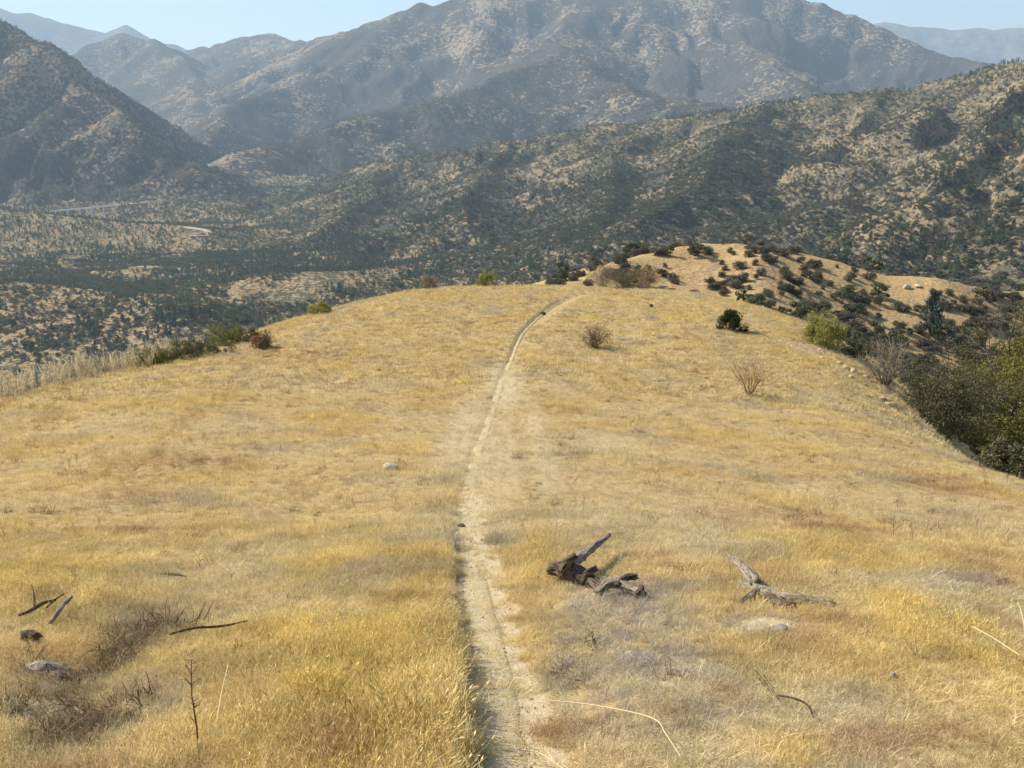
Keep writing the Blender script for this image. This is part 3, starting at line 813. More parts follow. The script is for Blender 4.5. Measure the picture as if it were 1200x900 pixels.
grass_layer('short_dry_grass', 62000, 1.3, 9.5, UP, h_up, lambda x, y, b: clear_(b) * (1 - 0.75 * patch_field(PATCH['gray'], x, y)) * (1 - 0.6 * patch_field(PATCH['dark'], x, y)), 'short golden dry grass covering the near hillside')
grass_layer('matted_straw', 30000, 1.3, 9.5, MAT_, lambda x, y, f, d, s: rg.uniform(0.03, 0.085, len(x)), lambda x, y, b: (0.35 + 0.6 * np.clip(fbm(x / 1.2, y / 1.2, 2) + 0.3, 0, 1)) * clear_(b, 0.7), 'flattened straw lying between the upright grass', 0.1)
grass_layer('grey_weeds', 15000, 1.3, 14, WEED, lambda x, y, f, d, s: rg.uniform(0.04, 0.11, len(x)) * (1 + 0.3 * f['gray']), lambda x, y, b: (0.06 + 0.95 * patch_field(PATCH['gray'], x, y) + 0.8 * patch_field(PATCH['dark'], x, y) + 0.25 * patch_field(PATCH['rust'], x, y)) * clear_(b), 'wiry grey-brown dead weeds in patches on the near hillside')
grass_layer('mid_dry_grass', 46000, 9.5, 22, UP, lambda x, y, f, d, s: 1.25 * h_up(x, y, f, d, s), lambda x, y, b: clear_(b, 0.9), 'dry golden grass across the middle of the hillside')
grass_layer('far_dry_grass', 84000, 22, 56, FARG, lambda x, y, f, d, s: rg.uniform(0.065, 0.15, len(x)) * smooth(0.05, np.where((y > 33) & (s < 0), 1.2, 0.3), d), lambda x, y, b: clear_(b, 0.85) * (np.abs(x) < 26), 'dry golden grass toward the rounded crest of the hill')

def specks(name, n, r0, r1, hr, tint, label, dens):
    x, y = cand(n, r0, r1); z = near(x, y)
    ok = (bareness(x, y) < 0.4) & (rg.random(n) < dens(x, y)) & seen(x, y, z, 0.3)
    x, y, z = x[ok], y[ok], z[ok]; n = len(x); h = rg.uniform(*hr, n)
    scatter(name, np.stack([x, y, z], 1), np.stack([rg.normal(0, .3, n), rg.normal(0, .3, n), rg.uniform(0, 6.28, n)], 1), np.stack([h * 1.3, h * 1.3, h], 1), rg.integers(0, 4, n), WEED, label, np.array(tint) * rg.uniform(0.5, 1.5, n)[:, None])
specks('brown_weeds', 11000, 2, 45, (0.05, 0.14), (0.21, 0.125, 0.06), 'small dark brown weeds dotted through the golden grass', lambda x, y: 0.10 + 0.9 * smooth(0.12, 0.4, fbm(x / 1.3 + 77, y / 0.9, 3)))
specks('withered_brush', 9000, 2.5, 9, (0.07, 0.19), (0.20, 0.14, 0.085), 'tangled dark withered brush in the hollow beside the broken stump', lambda x, y: np.clip(1.3 * patch_field(PATCH['dark'], x, y) - 0.1, 0, 1))

# ------------------------------------------------------------------ bushes on the hill
def ground_at(u, v, rmax=60):
    """place on our own hill seen through (u, v), or just under the outline there"""
    p = hit(u, v, 1.0, rmax, 500)
    while p is None or p[1] > rmax: v += 2; p = hit(u, v, 1.0, rmax, 500)
    return p
def at_depth(u, Y):
    X, _ = ray(u, 420)
    z, _ = height(np.array([X * Y]), np.array([Y]))
    return (float(X * Y), float(Y), float(z[0]))
def empty(name, loc, rz=0.0):
    e_ = bpy.data.objects.new(name, None); COL.objects.link(e_); e_.location = loc; e_.rotation_euler = (0, 0, rz); e_.empty_display_size = 0.1
    return e_
def raw(name, V, Q, mat, parent=None, sm=False):
    me = bpy.data.meshes.new(name); me.from_pydata([tuple(v) for v in V], [], Q)
    if sm: me.polygons.foreach_set('use_smooth', [True] * len(me.polygons))
    me.materials.append(mat)
    return add(name, me, parent)
def grow(rg, n, h, w, levels=3, r0=0.02, up=0.9, kink=0.18, split=(2, 4), sides=4):
    """branching stems from one root; returns tube lists and the twig tips"""
    V, Q, tips = [], [], []
    def rec(p, d, L, r, lv):
        pts = [p]; q_ = p
        for i in range(4):
            d = d + rg.normal(size=3) * kink; d[2] += 0.05; d /= np.linalg.norm(d)
            q_ = q_ + d * L / 4; pts.append(q_)
        tube(pts, np.linspace(r, r * 0.5, 5), sides if lv > 0 else 3, V, Q, cap=False)
        if lv == 0: tips.extend(pts[2:]); return
        for k in range(rg.integers(*split)):
            s_ = pts[rg.integers(2, 5)]
            dd = d + rg.normal(size=3) * np.array([0.55, 0.55, 0.35]); dd /= np.linalg.norm(dd)
            rec(s_, dd, L * rg.uniform(0.5, 0.85), r * 0.5, lv - 1)
    for i in range(n):
        th = rg.uniform(0, 2 * np.pi); o_ = rg.uniform(0, 1) ** 0.6
        d = np.array([math.cos(th) * o_ * w / h, math.sin(th) * o_ * w / h, up]); d /= np.linalg.norm(d)
        rec(np.array([math.cos(th) * 0.06 * w, math.sin(th) * 0.06 * w, -0.05]), d, h * rg.uniform(0.42, 0.6), r0 * rg.uniform(0.6, 1.1), levels - 1)
    return V, Q, np.array(tips)
def bush(name, loc, w, h, label, leaf_mat, stem_mat, leaf=0.03, nleaf=9000, lobes=22, seed=1, skirt=0.1, stems=10, cat='bush', depth=None, fill=0.6, tipleaf=0.5, stem=1.0):
    rg = np.random.default_rng(seed)
    root = empty(name, loc)
    dpt = depth or w
    V, Q, tips = grow(rg, stems, h * 0.95, w * 0.5, 3, (0.006 + 0.009 * h) * stem)
    raw('stems', V, Q, M[stem_mat], root)
    th = rg.uniform(0, 2 * np.pi, lobes); rr = np.sqrt(rg.uniform(0, 1, lobes)) * 0.84
    top = np.sqrt(np.clip(1 - rr ** 2, 0.03, 1)); zz = rg.uniform(skirt, 1, lobes) * top * 0.9
    cc = np.stack([rr * np.cos(th) * w / 2, rr * np.sin(th) * dpt / 2, zz * h], 1)
    rad_ = rg.uniform(0.10, 0.22, lobes) * min(w, h * 1.3)
    n1 = int(nleaf * (1 - tipleaf)); i = rg.integers(0, lobes, n1)
    d = rg.normal(size=(n1, 3)); d /= np.linalg.norm(d, axis=1)[:, None]
    P = cc[i] + d * (rad_[i] * rg.uniform(fill, 1.06, n1))[:, None]
    if len(tips) and nleaf > n1:
        P = np.vstack([P, tips[rg.integers(0, len(tips), nleaf - n1)] + rg.normal(size=(nleaf - n1, 3)) * 0.05 * h])
    P[:, 2] = np.maximum(P[:, 2], 0.03)
    V, Q = leaf_quads(P, leaf, rg, 0.5, 0.1)
    add('foliage', quad_mesh('foliage', V, Q, M[leaf_mat], False), root)
    return tag(root, label, cat)
M['leaf_dark'] = mat_leaf('dark_leaf', (0.045, 0.055, 0.022), (0.045, 0.055, 0.022), 0.25, 0.55)
M['leaf_olive'] = mat_leaf('olive_leaf', (0.135, 0.125, 0.065), (0.135, 0.125, 0.065), 0.3, 0.5)
M['leaf_yellow'] = mat_leaf('yellow_green_leaf', (0.31, 0.285, 0.085), (0.31, 0.285, 0.085), 0.35, 0.4)
M['leaf_oak'] = mat_leaf('green_leaf', (0.20, 0.19, 0.055), (0.20, 0.19, 0.055), 0.35, 0.5)
M['leaf_dry'] = mat_leaf('dry_leaf', (0.30, 0.20, 0.11), (0.30, 0.20, 0.11), 0.25, 0.5)
M['leaf_grey'] = mat_leaf('grey_leaf', (0.27, 0.22, 0.15), (0.27, 0.22, 0.15), 0.25, 0.4)
M['twig_brown'] = mat_bark('brown_twig', (0.17, 0.11, 0.07), (0.10, 0.06, 0.04), 60)
M['twig_grey'] = mat_bark('grey_twig', (0.36, 0.30, 0.235), (0.20, 0.16, 0.125), 60)
M['twig_red'] = mat_bark('red_twig', (0.26, 0.15, 0.08), (0.15, 0.08, 0.05), 60)

p = ground_at(697, 408); k = p[1] / F_PX
bush('dry_shrub', p, 46 * k, 30 * k, 'small brown dried shrub on the open grass beside the footpath', 'leaf_dry', 'twig_brown', 0.017, 2600, 16, 11, 0.2, 26, 'shrub', tipleaf=0.75)
p = ground_at(857, 387); k = p[1] / F_PX
bush('green_bush', p, 36 * k, 25 * k, 'small dense dark green bush alone on the grassy slope', 'leaf_dark', 'twig_brown', 0.028, 6500, 18, 12, 0.05, 10)
p = ground_at(878, 464); k = p[1] / F_PX
bush('twiggy_shrub', p, 50 * k, 60 * k, 'sparse reddish-brown bare shrub of thin twigs on the grass', 'leaf_dry', 'twig_red', 0.011, 1100, 10, 13, 0.3, 20, 'shrub', tipleaf=0.95, stem=0.55)
p = ground_at(966, 404); k = p[1] / F_PX
bush('yellow_bush', p, 62 * k, 40 * k, 'rounded yellow-green bush at the rim of the grassy hill', 'leaf_yellow', 'twig_brown', 0.026, 12000, 26, 14, 0.05, 14)
p = ground_at(1003, 424); k = p[1] / F_PX
bush('olive_bush', (p[0] + 0.3, p[1] + 0.8, p[2] - 0.5), 46 * k, 44 * k, 'olive bush tucked behind the pale bare shrub', 'leaf_olive', 'twig_grey', 0.026, 7000, 20, 15, 0.05, 12)
p = ground_at(1037, 452); k = p[1] / F_PX
root = empty('bare_shrub', p)
rgs = np.random.default_rng(16)
V, Q, tips = grow(rgs, 40, 66 * k, 40 * k, 3, 0.017, 0.9, 0.16)
raw('stems', V, Q, M['twig_grey'], root)
V, Q = leaf_quads(tips[rgs.integers(0, len(tips), 900)] + rgs.normal(size=(900, 3)) * 0.03, 0.018, rgs, 0.5)
add('foliage', quad_mesh('foliage', V, Q, M['leaf_yellow'], False), root)
tag(root, 'bare shrub of pale grey branching stems beside the dark bush', 'shrub')
p = ground_at(1108, 514); k = p[1] / F_PX
bush('dark_bush', (p[0], p[1] + 0.1, p[2] - 0.08), 122 * k, 100 * k, 'large dark olive bush on the steep edge of the hill', 'leaf_olive', 'twig_grey', 0.032, 26000, 46, 17, 0.02, 26, fill=0.35)
p = ground_at(1178, 545); k = p[1] / F_PX
bush('shadow_fill_brush', (p[0] + 0.45, p[1] + 0.8, p[2] - 0.30), 100 * k, 50 * k, 'added low brush standing in for the shadow of the large dark bush on the rim', 'leaf_olive', 'twig_grey', 0.03, 9000, 30, 23, 0.02, 18)  # added brush in place of the dark bush's shadow; also covers the tree trunk
p = at_depth(1194, 37); k = p[1] / F_PX
zt_ = float(ray(1180, 346)[1]) * 37
def tree(name, loc, h, w, label, leaf_mat, leaf, n, seed):
    rg = np.random.default_rng(seed); root = empty(name, loc)
    V, Q, tips = grow(rg, 5, h * 1.1, w * 0.5, 4, 0.09, 1.0, 0.2, (2, 4), 6)
    raw('trunk', V, Q, M['bark'], root)
    lob = 60
    d = rg.normal(size=(lob, 3)); d /= np.linalg.norm(d, axis=1)[:, None]
    cc = np.array([0, 0, h * 0.47]) + d * np.array([w / 2, w / 2, h * 0.50]) * rg.uniform(0.35, 0.92, lob)[:, None]
    rad_ = rg.uniform(0.10, 0.19, lob) * w
    i = rg.integers(0, lob, n); dd = rg.normal(size=(n, 3)); dd /= np.linalg.norm(dd, axis=1)[:, None]
    V, Q = leaf_quads(cc[i] + dd * (rad_[i] * rg.uniform(0.45, 1.06, n))[:, None], leaf, rg, 0.55, 0.2)
    add('crown', quad_mesh('crown', V, Q, M[leaf_mat], False), root)
    return tag(root, label, 'tree')
tree('leafy_tree', p, zt_ - p[2], 138 * k, 'leafy yellow-green tree behind the large dark bush', 'leaf_oak', 0.05, 30000, 18)
p = at_depth(1150, 47); k = p[1] / F_PX
tree('leafy_tree', p, float(ray(1150, 350)[1]) * 47 - p[2], 74 * k, 'darker green tree further down behind the leafy yellow-green tree', 'leaf_olive', 0.06, 16000, 19)
p = ground_at(568, 336, 50); k = 50 / F_PX
bush('crest_bush', (p[0], p[1] + 1.0, p[2] - 0.12), 32 * k, 19 * k, 'small yellow-green bush on the crest of the hill', 'leaf_yellow', 'twig_brown', 0.028, 4500, 14, 20, 0.05, 10)
for i, (u, dy, w, h, lb, mt) in enumerate([(712, 3.0, 44, 24, 'pale dry brush just past the top of the footpath', 'leaf_grey'), (738, 3.5, 34, 24, 'dark leafless brush between pale and brown brush past the crest', 'leaf_olive'),
        (766, 3.0, 30, 22, 'brown dry brush past the crest, last of the low row', 'leaf_dry'), (500, 2.0, 26, 12, 'low grey-tan weeds on the crest short of the yellow-green bush', 'leaf_grey')]):
    p = ground_at(u, 334, 50); k = p[1] / F_PX
    dy -= 1.0
    z_, _ = height(np.array([p[0]]), np.array([p[1] + dy]))
    bush('brush', (p[0], p[1] + dy, float(z_[0])), w * k, h * k + 0.3, lb, mt, 'twig_grey', 0.022, 3200, 16, 30 + i, 0.1, 16, 'shrub', tipleaf=0.6)
for i, (u, v, w, h, lb, mt) in enumerate([(195, 427, 90, 12, 'low thin green bush hugging the shoulder between two fuller bushes', 'leaf_oak'), (290, 402, 70, 14, 'low olive strip of bush behind the brown weed clump', 'leaf_olive'), (240, 416, 90, 14, 'low grey-green bush in the middle of the shoulder row', 'leaf_olive'), (172, 430, 60, 20, 'low dusty green bush among the wild oats', 'leaf_oak'), (218, 422, 90, 24, 'low olive green bush along the shoulder behind the wild oats', 'leaf_olive'), (266, 406, 86, 24, 'low dull green bush on the shoulder next to the brown weed clump', 'leaf_oak'),
        (308, 412, 28, 20, 'brown withered weed clump at the end of the shoulder bushes', 'leaf_dry'), (378, 368, 36, 14, 'small greenish weed clump on the shoulder toward the crest', 'leaf_yellow')]):
    p = ground_at(u, v); k = p[1] / F_PX
    bush('shoulder_bush', (p[0] - 0.15, p[1] + 0.5, p[2] - 0.08), w * k, h * k + 0.1, lb, mt, 'twig_brown', 0.02, 5000, 24, 40 + i, 0.05, 14, tipleaf=0.5)

# wild oats along the left shoulder, weeds standing above the grass
def oat(seed):
    rg = np.random.default_rng(seed); V, Q = [], []
    for i in range(3):
        b = np.array([rg.normal() * 0.06, rg.normal() * 0.06, -0.03]); ln = rg.uniform(-0.2, 0.2, 2); L = rg.uniform(0.7, 1.0)
        P = [b + np.array([ln[0] * t * t, ln[1] * t * t, t]) * L for t in np.linspace(0, 1, 5)]
        s = np.array([0.006, 0.004, 0])
        for a, c in zip(P[:-1], P[1:]):
            k = len(V); V += [a - s, a + s, c + s, c - s]; Q.append((k, k + 1, k + 2, k + 3))
        for j in range(9):
            t = rg.uniform(0.55, 1.0); o_ = b + np.array([ln[0] * t * t, ln[1] * t * t, t]) * L
            dr = np.array([rg.normal() * 0.07, rg.normal() * 0.07, -0.02 - 0.04 * rg.random()]); e_ = o_ + dr
            k = len(V); w = np.cross(dr, [0, 0, 1.0]); w = w / (np.linalg.norm(w) + 1e-9) * 0.012
            V += [o_ + dr * 0.4, (o_ + e_) / 2 + dr * .3 + w, e_ + dr * .4, (o_ + e_) / 2 + dr * .3 - w]; Q.append((k, k + 1, k + 2, k + 3))
    return proto('oat_stalk', quad_mesh('oat_stalk', np.array(V), np.array(Q), M['grass'], False))
OAT = [oat(700 + i) for i in range(5)]
rg = np.random.default_rng(90)
px = np.concatenate([rg.uniform(-40, 215, 420), rg.uniform(215, 330, 40), rg.uniform(330, 620, 30)])
X_, _ = ray(px, np.interp(px, [-40, 0, 100, 200, 300, 400, 600], [480, 470, 440, 425, 395, 360, 333]))
Ys = np.interp(px, [-40, 0, 100, 200, 300, 400, 600], [20.5, 22.2, 25.9, 29.2, 36.0, 41.8, 47.0]) + rg.normal(0, 1.0, len(px))
zz = near(X_ * Ys, Ys); n = len(px)
hh = rg.uniform(0.3, 0.85, n) * np.where(px > 215, 0.6, 1)
scatter('wild_oats', np.stack([X_ * Ys, Ys, zz], 1), np.stack([rg.normal(0, .12, n), rg.normal(0.1, .12, n), rg.uniform(0, 6.28, n)], 1), np.stack([hh, hh, hh], 1), rg.integers(0, 5, n), OAT,
        'tall pale wild oats along the left shoulder of the hill', np.array([0.60, 0.50, 0.31]) * rg.uniform(0.6, 1.1, n)[:, None])
# scattered taller stems over the near hillside
x, y = cand(1500, 2, 24, 36); z = near(x, y); n = len(x); hh = rg.uniform(0.08, 0.22, n)
ok = bareness(x, y) < 0.2
scatter('dry_stems', np.stack([x, y, z], 1)[ok], np.stack([rg.normal(0, .3, n), rg.normal(0.1, .3, n), rg.uniform(0, 6.28, n)], 1)[ok], np.stack([hh, hh, hh], 1)[ok], rg.integers(0, 5, n)[ok], OAT,
        'thin brown stems standing above the short grass', (np.array([0.40, 0.28, 0.16]) * rg.uniform(0.5, 1.4, n)[:, None])[ok])

# ------------------------------------------------------------------ dead wood
def mat_wood(name, pale, dark, amount=0.5):
    m, nt, out = new_mat(name); q = NT(nt)
    g = q.n('ShaderNodeAttribute', attribute_name='grain').outputs['Vector']
    mp = q.n('ShaderNodeMapping', ins={'Vector': g, 'Scale': (1, 1, 0.12)}).outputs[0]
    a = q.noise(mp, 9.0, 5, 0.7); b = q.noise(g, 2.2, 3, 0.6)
    col = q.mix(q.rng(a, 0.38, 0.62), dark, pale)
    col = q.mix(q.rng(b, amount, amount + 0.18), col, tuple(c * 0.35 for c in dark))
    nt.links.new(q.bsdf(col, 0.9, 0.1, q.bump(a, 0.012, 1.0)), out.inputs[0])
    return m
M['wood_grey'] = mat_wood('weathered_wood', (0.52, 0.44, 0.34), (0.13, 0.095, 0.07), 0.52)
M['wood_dark'] = mat_wood('dark_wood', (0.30, 0.225, 0.16), (0.07, 0.047, 0.033), 0.47)
def limb(name, path, radii, mat, parent, seed, sides=18, rough=0.5, steps=12):
    rg = np.random.default_rng(seed)
    P = _catmull(np.array(path, float), steps); n = len(P)
    R = np.interp(np.linspace(0, 1, n), np.linspace(0, 1, len(radii)), radii)
    T = np.gradient(P, axis=0); T /= np.linalg.norm(T, axis=1)[:, None]
    V, G, Q = [], [], []
    s_ = np.concatenate([[0], np.cumsum(np.linalg.norm(np.diff(P, axis=0), axis=1))])
    ref = np.array([0.1, 0.2, 0.97])
    for i in range(n):
        a = np.cross(T[i], ref); a /= np.linalg.norm(a); b = np.cross(T[i], a)
        for k in range(sides):
            t = 2 * math.pi * k / sides
            ct, st = math.cos(t), math.sin(t)
            f = 1 + rough * float(perlin(ct * 1.6 + seed, st * 1.6 + s_[i] * 6)) + 0.6 * rough * float(perlin(ct * 4 + seed * 3, st * 4 + s_[i] * 9)) - 0.5 * rough * abs(float(perlin(ct * 7 + seed * 5, st * 7 + s_[i] * 3)))
            jag = 0.0
            if i in (0, n - 1): jag = rg.uniform(0, 1.0) * R[i] * (1 if i else -1)
            V.append(P[i] + R[i] * f * (ct * a + st * b) + T[i] * jag); G.append((ct, st, s_[i] * 10))
    for i in range(n - 1):
        for k in range(sides):
            a = i * sides + k; b = i * sides + (k + 1) % sides
            Q.append((a, b, b + sides, a + sides))
    for i, rev in ((0, True), (n - 1, False)):
        c = len(V); V.append(P[i] + T[i] * R[i] * 0.2 * (-1 if i == 0 else 1)); G.append((0, 0, s_[i] * 10))
        for k in range(sides):
            a = i * sides + k; b = i * sides + (k + 1) % sides
            Q.append((b, a, c) if rev else (a, b, c))
    o = raw(name, V, Q, M[mat], parent, True)
    at = o.data.attributes.new('grain', 'FLOAT_VECTOR', 'POINT'); at.data.foreach_set('vector', np.array(G, np.float32).ravel())
    return o
def gp(u, v, up=0.0, dy=0.0):
    """a point over the ground spot seen at (u, v), raised by up metres"""
    p = ground_at(u, v)
    y = p[1] + dy; x = p[0] / p[1] * y
    return np.array([x, y, float(near(np.array([x]), np.array([y]))[0]) + up])
def dead(name, pieces, label, cat):
    """pieces: (part name, [(u, v, up, r)], material, seed); built round an Empty at the first point's ground"""
    o0 = np.array(gp(*pieces[0][1][0][:2]))
    root = empty(name, tuple(o0))
    for (pn, pts, mt, sd) in pieces:
        limb(pn, [gp(u, v, up) - o0 for (u, v, up, r_) in pts], [r_ for (_, _, _, r_) in pts], mt, root, sd)
    return tag(root, label, cat)
lg = dead('gnarled_log', [
    ('trunk', [(646, 680, 0.09, .040), (658, 681, 0.10, .062), (672, 684, 0.09, .060), (690, 688, 0.06, .042), (706, 693, 0.02, .024)], 'wood_dark', 1),
    ('branch', [(668, 682, 0.13, .044), (682, 672, 0.15, .034), (698, 660, 0.155, .027), (713, 648, 0.16, .016)], 'wood_grey', 2),
    ('stub', [(662, 684, 0.11, .042), (668, 684, 0.19, .034), (673, 684, 0.215, .024)], 'wood_dark', 3),
    ('stub', [(684, 688, 0.06, .034), (690, 688, 0.12, .030), (697, 687, 0.14, .020)], 'wood_dark', 4)],
    'dark gnarled log with one pale branch jutting up', 'log')
dead('bleached_branch', [
    ('branch', [(700, 698, 0.03, .026), (712, 696, 0.075, .032), (724, 696, 0.085, .033), (738, 699, 0.06, .032), (753, 703, 0.04, .030)], 'wood_grey', 6),
    ('stub', [(724, 697, 0.09, .026), (733, 694, 0.115, .024), (744, 694, 0.12, .022)], 'wood_dark', 7),
    ('stub', [(745, 703, 0.03, .026), (750, 703, 0.07, .022), (752, 703, 0.095, .014)], 'wood_dark', 8)],
    'bleached grey branch lying against the gnarled log', 'branch')
dead('fallen_log', [
    ('trunk', [(868, 692, 0.05, .026), (884, 698, 0.045, .040), (902, 703, 0.035, .045), (930, 708, 0.035, .038), (955, 711, 0.035, .032), (976, 714, 0.03, .026)], 'wood_grey', 9),
    ('branch', [(884, 696, 0.08, .040), (874, 688, 0.12, .034), (862, 676, 0.13, .024), (851, 666, 0.13, .012)], 'wood_grey', 10),
    ('branch', [(888, 700, 0.05, .024), (876, 706, 0.04, .018), (864, 710, 0.02, .010)], 'wood_grey', 11),
    ('stub', [(900, 706, 0.03, .036), (914, 712, 0.025, .040), (930, 714, 0.02, .026)], 'wood_dark', 12)],
    'forked grey fallen log on the grass beside a bare pale patch', 'log')
dead('broken_stump', [
    ('stump', [(38, 796, 0.04, .042), (50, 794, 0.055, .052), (64, 796, 0.05, .050), (77, 799, 0.04, .044)], 'wood_grey', 13),
    ('splinter', [(60, 798, 0.02, .030), (70, 800, 0.03, .034), (80, 802, 0.02, .022)], 'wood_dark', 14)],
    'grey broken piece of stump half sunk in the grass', 'stump')
dead('charred_stick', [('stick', [(24, 730, 0.055, .008), (38, 727, 0.07, .011), (52, 721, 0.085, .010), (66, 717, 0.085, .008)], 'wood_dark', 15),
    ('twig', [(42, 720, 0.06, .007), (42, 712, 0.10, .005), (40, 706, 0.13, .003)], 'wood_dark', 16)], 'thin dark stick with a short upright twig in the grass', 'stick')
dead('split_stick', [('stick', [(61, 738, 0.05, .011), (72, 729, 0.09, .015), (86, 718, 0.115, .012)], 'wood_grey', 17),
    ('splinter', [(56, 722, 0.06, .006), (66, 714, 0.07, .007), (76, 708, 0.075, .005)], 'wood_dark', 18)], 'short split grey stick angled upward out of the grass', 'stick')
dead('charred_block', [('block', [(31, 754, 0.05, .032), (37, 754, 0.055, .034), (43, 755, 0.05, .030)], 'wood_dark', 19)], 'small dark charred wood block above the broken stump', 'wood block')
for nm, pts, mt, lb, ct in [
    ('dead_branchlet', [(200, 752, 0.05, .006), (230, 748, 0.07, .008), (262, 744, 0.06, .007), (290, 736, 0.05, .004)], 'wood_dark', 'long thin dark branchlet lying in the grass', 'branch'),
    ('pale_stick', [(80, 836, 0.05, .006), (90, 842, 0.06, .008), (99, 848, 0.05, .005)], 'wood_grey', 'small pale stick over the dark hollow', 'stick'),
    ('pale_stick', [(26, 868, 0.04, .004), (50, 866, 0.05, .005), (70, 868, 0.04, .003)], 'wood_grey', 'thin pale stick lying below the dark hollow', 'stick'),
    ('dark_twig', [(911, 826, 0.05, .004), (930, 832, 0.06, .005), (946, 838, 0.05, .005), (952, 850, 0.04, .003)], 'wood_dark', 'thin crooked dark twig among the grey weeds', 'twig'),
    ('dark_twig', [(189, 678, 0.04, .007), (203, 680, 0.05, .009), (218, 681, 0.04, .006)], 'wood_dark', 'short dark twig lying on open golden grass', 'twig')]:
    dead(nm, [('stem', pts, mt, 60 + len(bpy.data.objects) % 37)], lb, ct)
def mat_plain(name, c, rough=0.8):
    m, nt, out = new_mat(name); q = NT(nt)
    P = q.n('ShaderNodeTexCoord').outputs['Object']
    nt.links.new(q.bsdf(q.mix(q.noise(P, 30, 3), tuple(v * 0.75 for v in c), tuple(min(v * 1.2, 1) for v in c)), rough, 0.2), out.inputs[0]); return m
M['straw'] = mat_plain('straw', (0.60, 0.48, 0.27), 0.7)
for pts, lb in [([(640, 842, .10), (700, 852, .11), (762, 870, .12), (779, 885, .10), (797, 900, .05)], 'long pale straw bent near its end, across the grey weeds'),
                ([(612, 893, .06), (632, 897, .06), (662, 912, .04)], 'short pale straw at the edge of the footpath'),
                ([(1136, 756, .12), (1160, 770, .12), (1192, 788, .10)], 'pale straw leaning across the golden grass clump'),
                ([(1188, 740, .2), (1193, 752, .18), (1200, 768, .1)], 'upright pale straw beside the leaning straw'),
                ([(255, 858, .05), (262, 838, .12), (271, 822, .2)], 'short pale straw rising among dark weeds')]:
    p0 = gp(*pts[0][:2]); root_v, root_q = [], []
    path = _catmull(np.array([gp(*a) - p0 for a in pts]), 5)
    tube(path, np.full(len(path), 0.0025), 5, root_v, root_q)
    o = raw('straw', root_v, root_q, M['straw']); o.location = tuple(p0); tag(o, lb, 'straw', 'loose straws on the grass')
# one tall dead weed
rgs = np.random.default_rng(5); p = gp(233, 890); root = empty('dead_weed', tuple(p))
V, Q = [], []
tube([(0, 0, -0.03), (0.004, 0, 0.15), (-0.004, 0, 0.30), (0.004, 0.01, 0.46)], [.0045, .004, .003, .0015], 5, V, Q)
raw('stem', V, Q, M['twig_red'], root)
V, Q = [], []
for i in range(30):
    t = rgs.uniform(0.10, 0.46); th = rgs.uniform(0, 6.28); L = rgs.uniform(0.012, 0.05)
    tube([(0, 0, t), (math.cos(th) * L * .6, math.sin(th) * L * .6, t + L * .4), (math.cos(th) * L, math.sin(th) * L, t + L * .8)], [.0018, .0014, .0009], 3, V, Q)
raw('branchlets', V, Q, M['twig_red'], root)
tag(root, 'tall thin dead weed with short side branchlets', 'weed')

# ------------------------------------------------------------------ stones
def mat_rock(name, c, fine=False):
    m, nt, out = new_mat(name); q = NT(nt)
    P = q.n('ShaderNodeTexCoord').outputs['Object']
    a = q.noise(P, 9, 5, 0.7)
    nt.links.new(q.bsdf(q.mix(q.rng(a, 0.35, 0.65), tuple(v * 0.6 for v in c), c), 0.95, 0.1, q.bump(a, 0.02, 0.4) if not fine else None), out.inputs[0]); return m
M['rock_pale'] = mat_rock('pale_rock', (0.52, 0.45, 0.34)); M['rock_tan'] = mat_rock('tan_rock', (0.50, 0.37, 0.21), True); M['pebble'] = mat_rock('pebble', (0.56, 0.47, 0.34), True); M['rock_dark'] = mat_rock('dark_rock', (0.10, 0.08, 0.06))
import bmesh
def rock_mesh(seed, mat, sub=2):
    bm = bmesh.new(); bmesh.ops.create_icosphere(bm, subdivisions=sub, radius=1.0)
    rg = np.random.default_rng(seed)
    pl = [(lambda d: d / np.linalg.norm(d))(rg.normal(size=3)) for _ in range(7)]; lim = rg.uniform(0.55, 0.9, 7)
    for v in bm.verts:
        c = np.array(v.co)
        for d, l in zip(pl, lim):
            t = c @ d
            if t > l: c = c - d * (t - l) * 0.9
        c = c * (1 + 0.10 * float(perlin(c[0] * 2 + seed, c[1] * 2 + c[2])))
        v.co = c
    me = bpy.data.meshes.new('rock'); bm.to_mesh(me); bm.free(); me.materials.append(M[mat]); return me
def rock(name, loc, size, mat, seed, label, group=None, rz=0.0):
    o = add(name, rock_mesh(seed, mat)); o.location = loc; o.scale = size; o.rotation_euler = (0, 0, rz)
    return tag(o, label, 'rock', group)
p = gp(457, 550); rock('rock', tuple(p + [0, 0, .03]), (.13, .09, .06), 'rock_pale', 1, 'pale flat stone alone in the golden grass left of the footpath')
p = gp(636, 369); rock('rock', tuple(p + [0, 0, .05]), (.12, .10, .08), 'rock_dark', 2, 'dark stone on the footpath near the crest')
p = gp(763, 361); rock('rock', tuple(p + [0, 0, .08]), (.09, .08, .09), 'rock_dark', 3, 'dark stone in the grass between the crest and the brown shrub')
p = gp(541, 617); rock('rock', tuple(p + [0, 0, .01]), (.035, .03, .022), 'rock_dark', 4, 'small dark stone on the middle of the footpath')
p = gp(912, 741); rock('rock', tuple(p + [0, 0, .02]), (.06, .04, .04), 'rock_pale', 5, 'pale stone on the bare patch below the forked log')
p = gp(580, 785); rock('rock', tuple(p + [0, 0, .005]), (.05, .03, .015), 'rock_pale', 6, 'flat pale stone embedded in the footpath')
p = gp(1045, 797); rock('rock', tuple(p + [0, 0, .02]), (.022, .02, .03), 'rock_pale', 7, 'tiny whitish stone in brown weeds')
rg = np.random.default_rng(44)
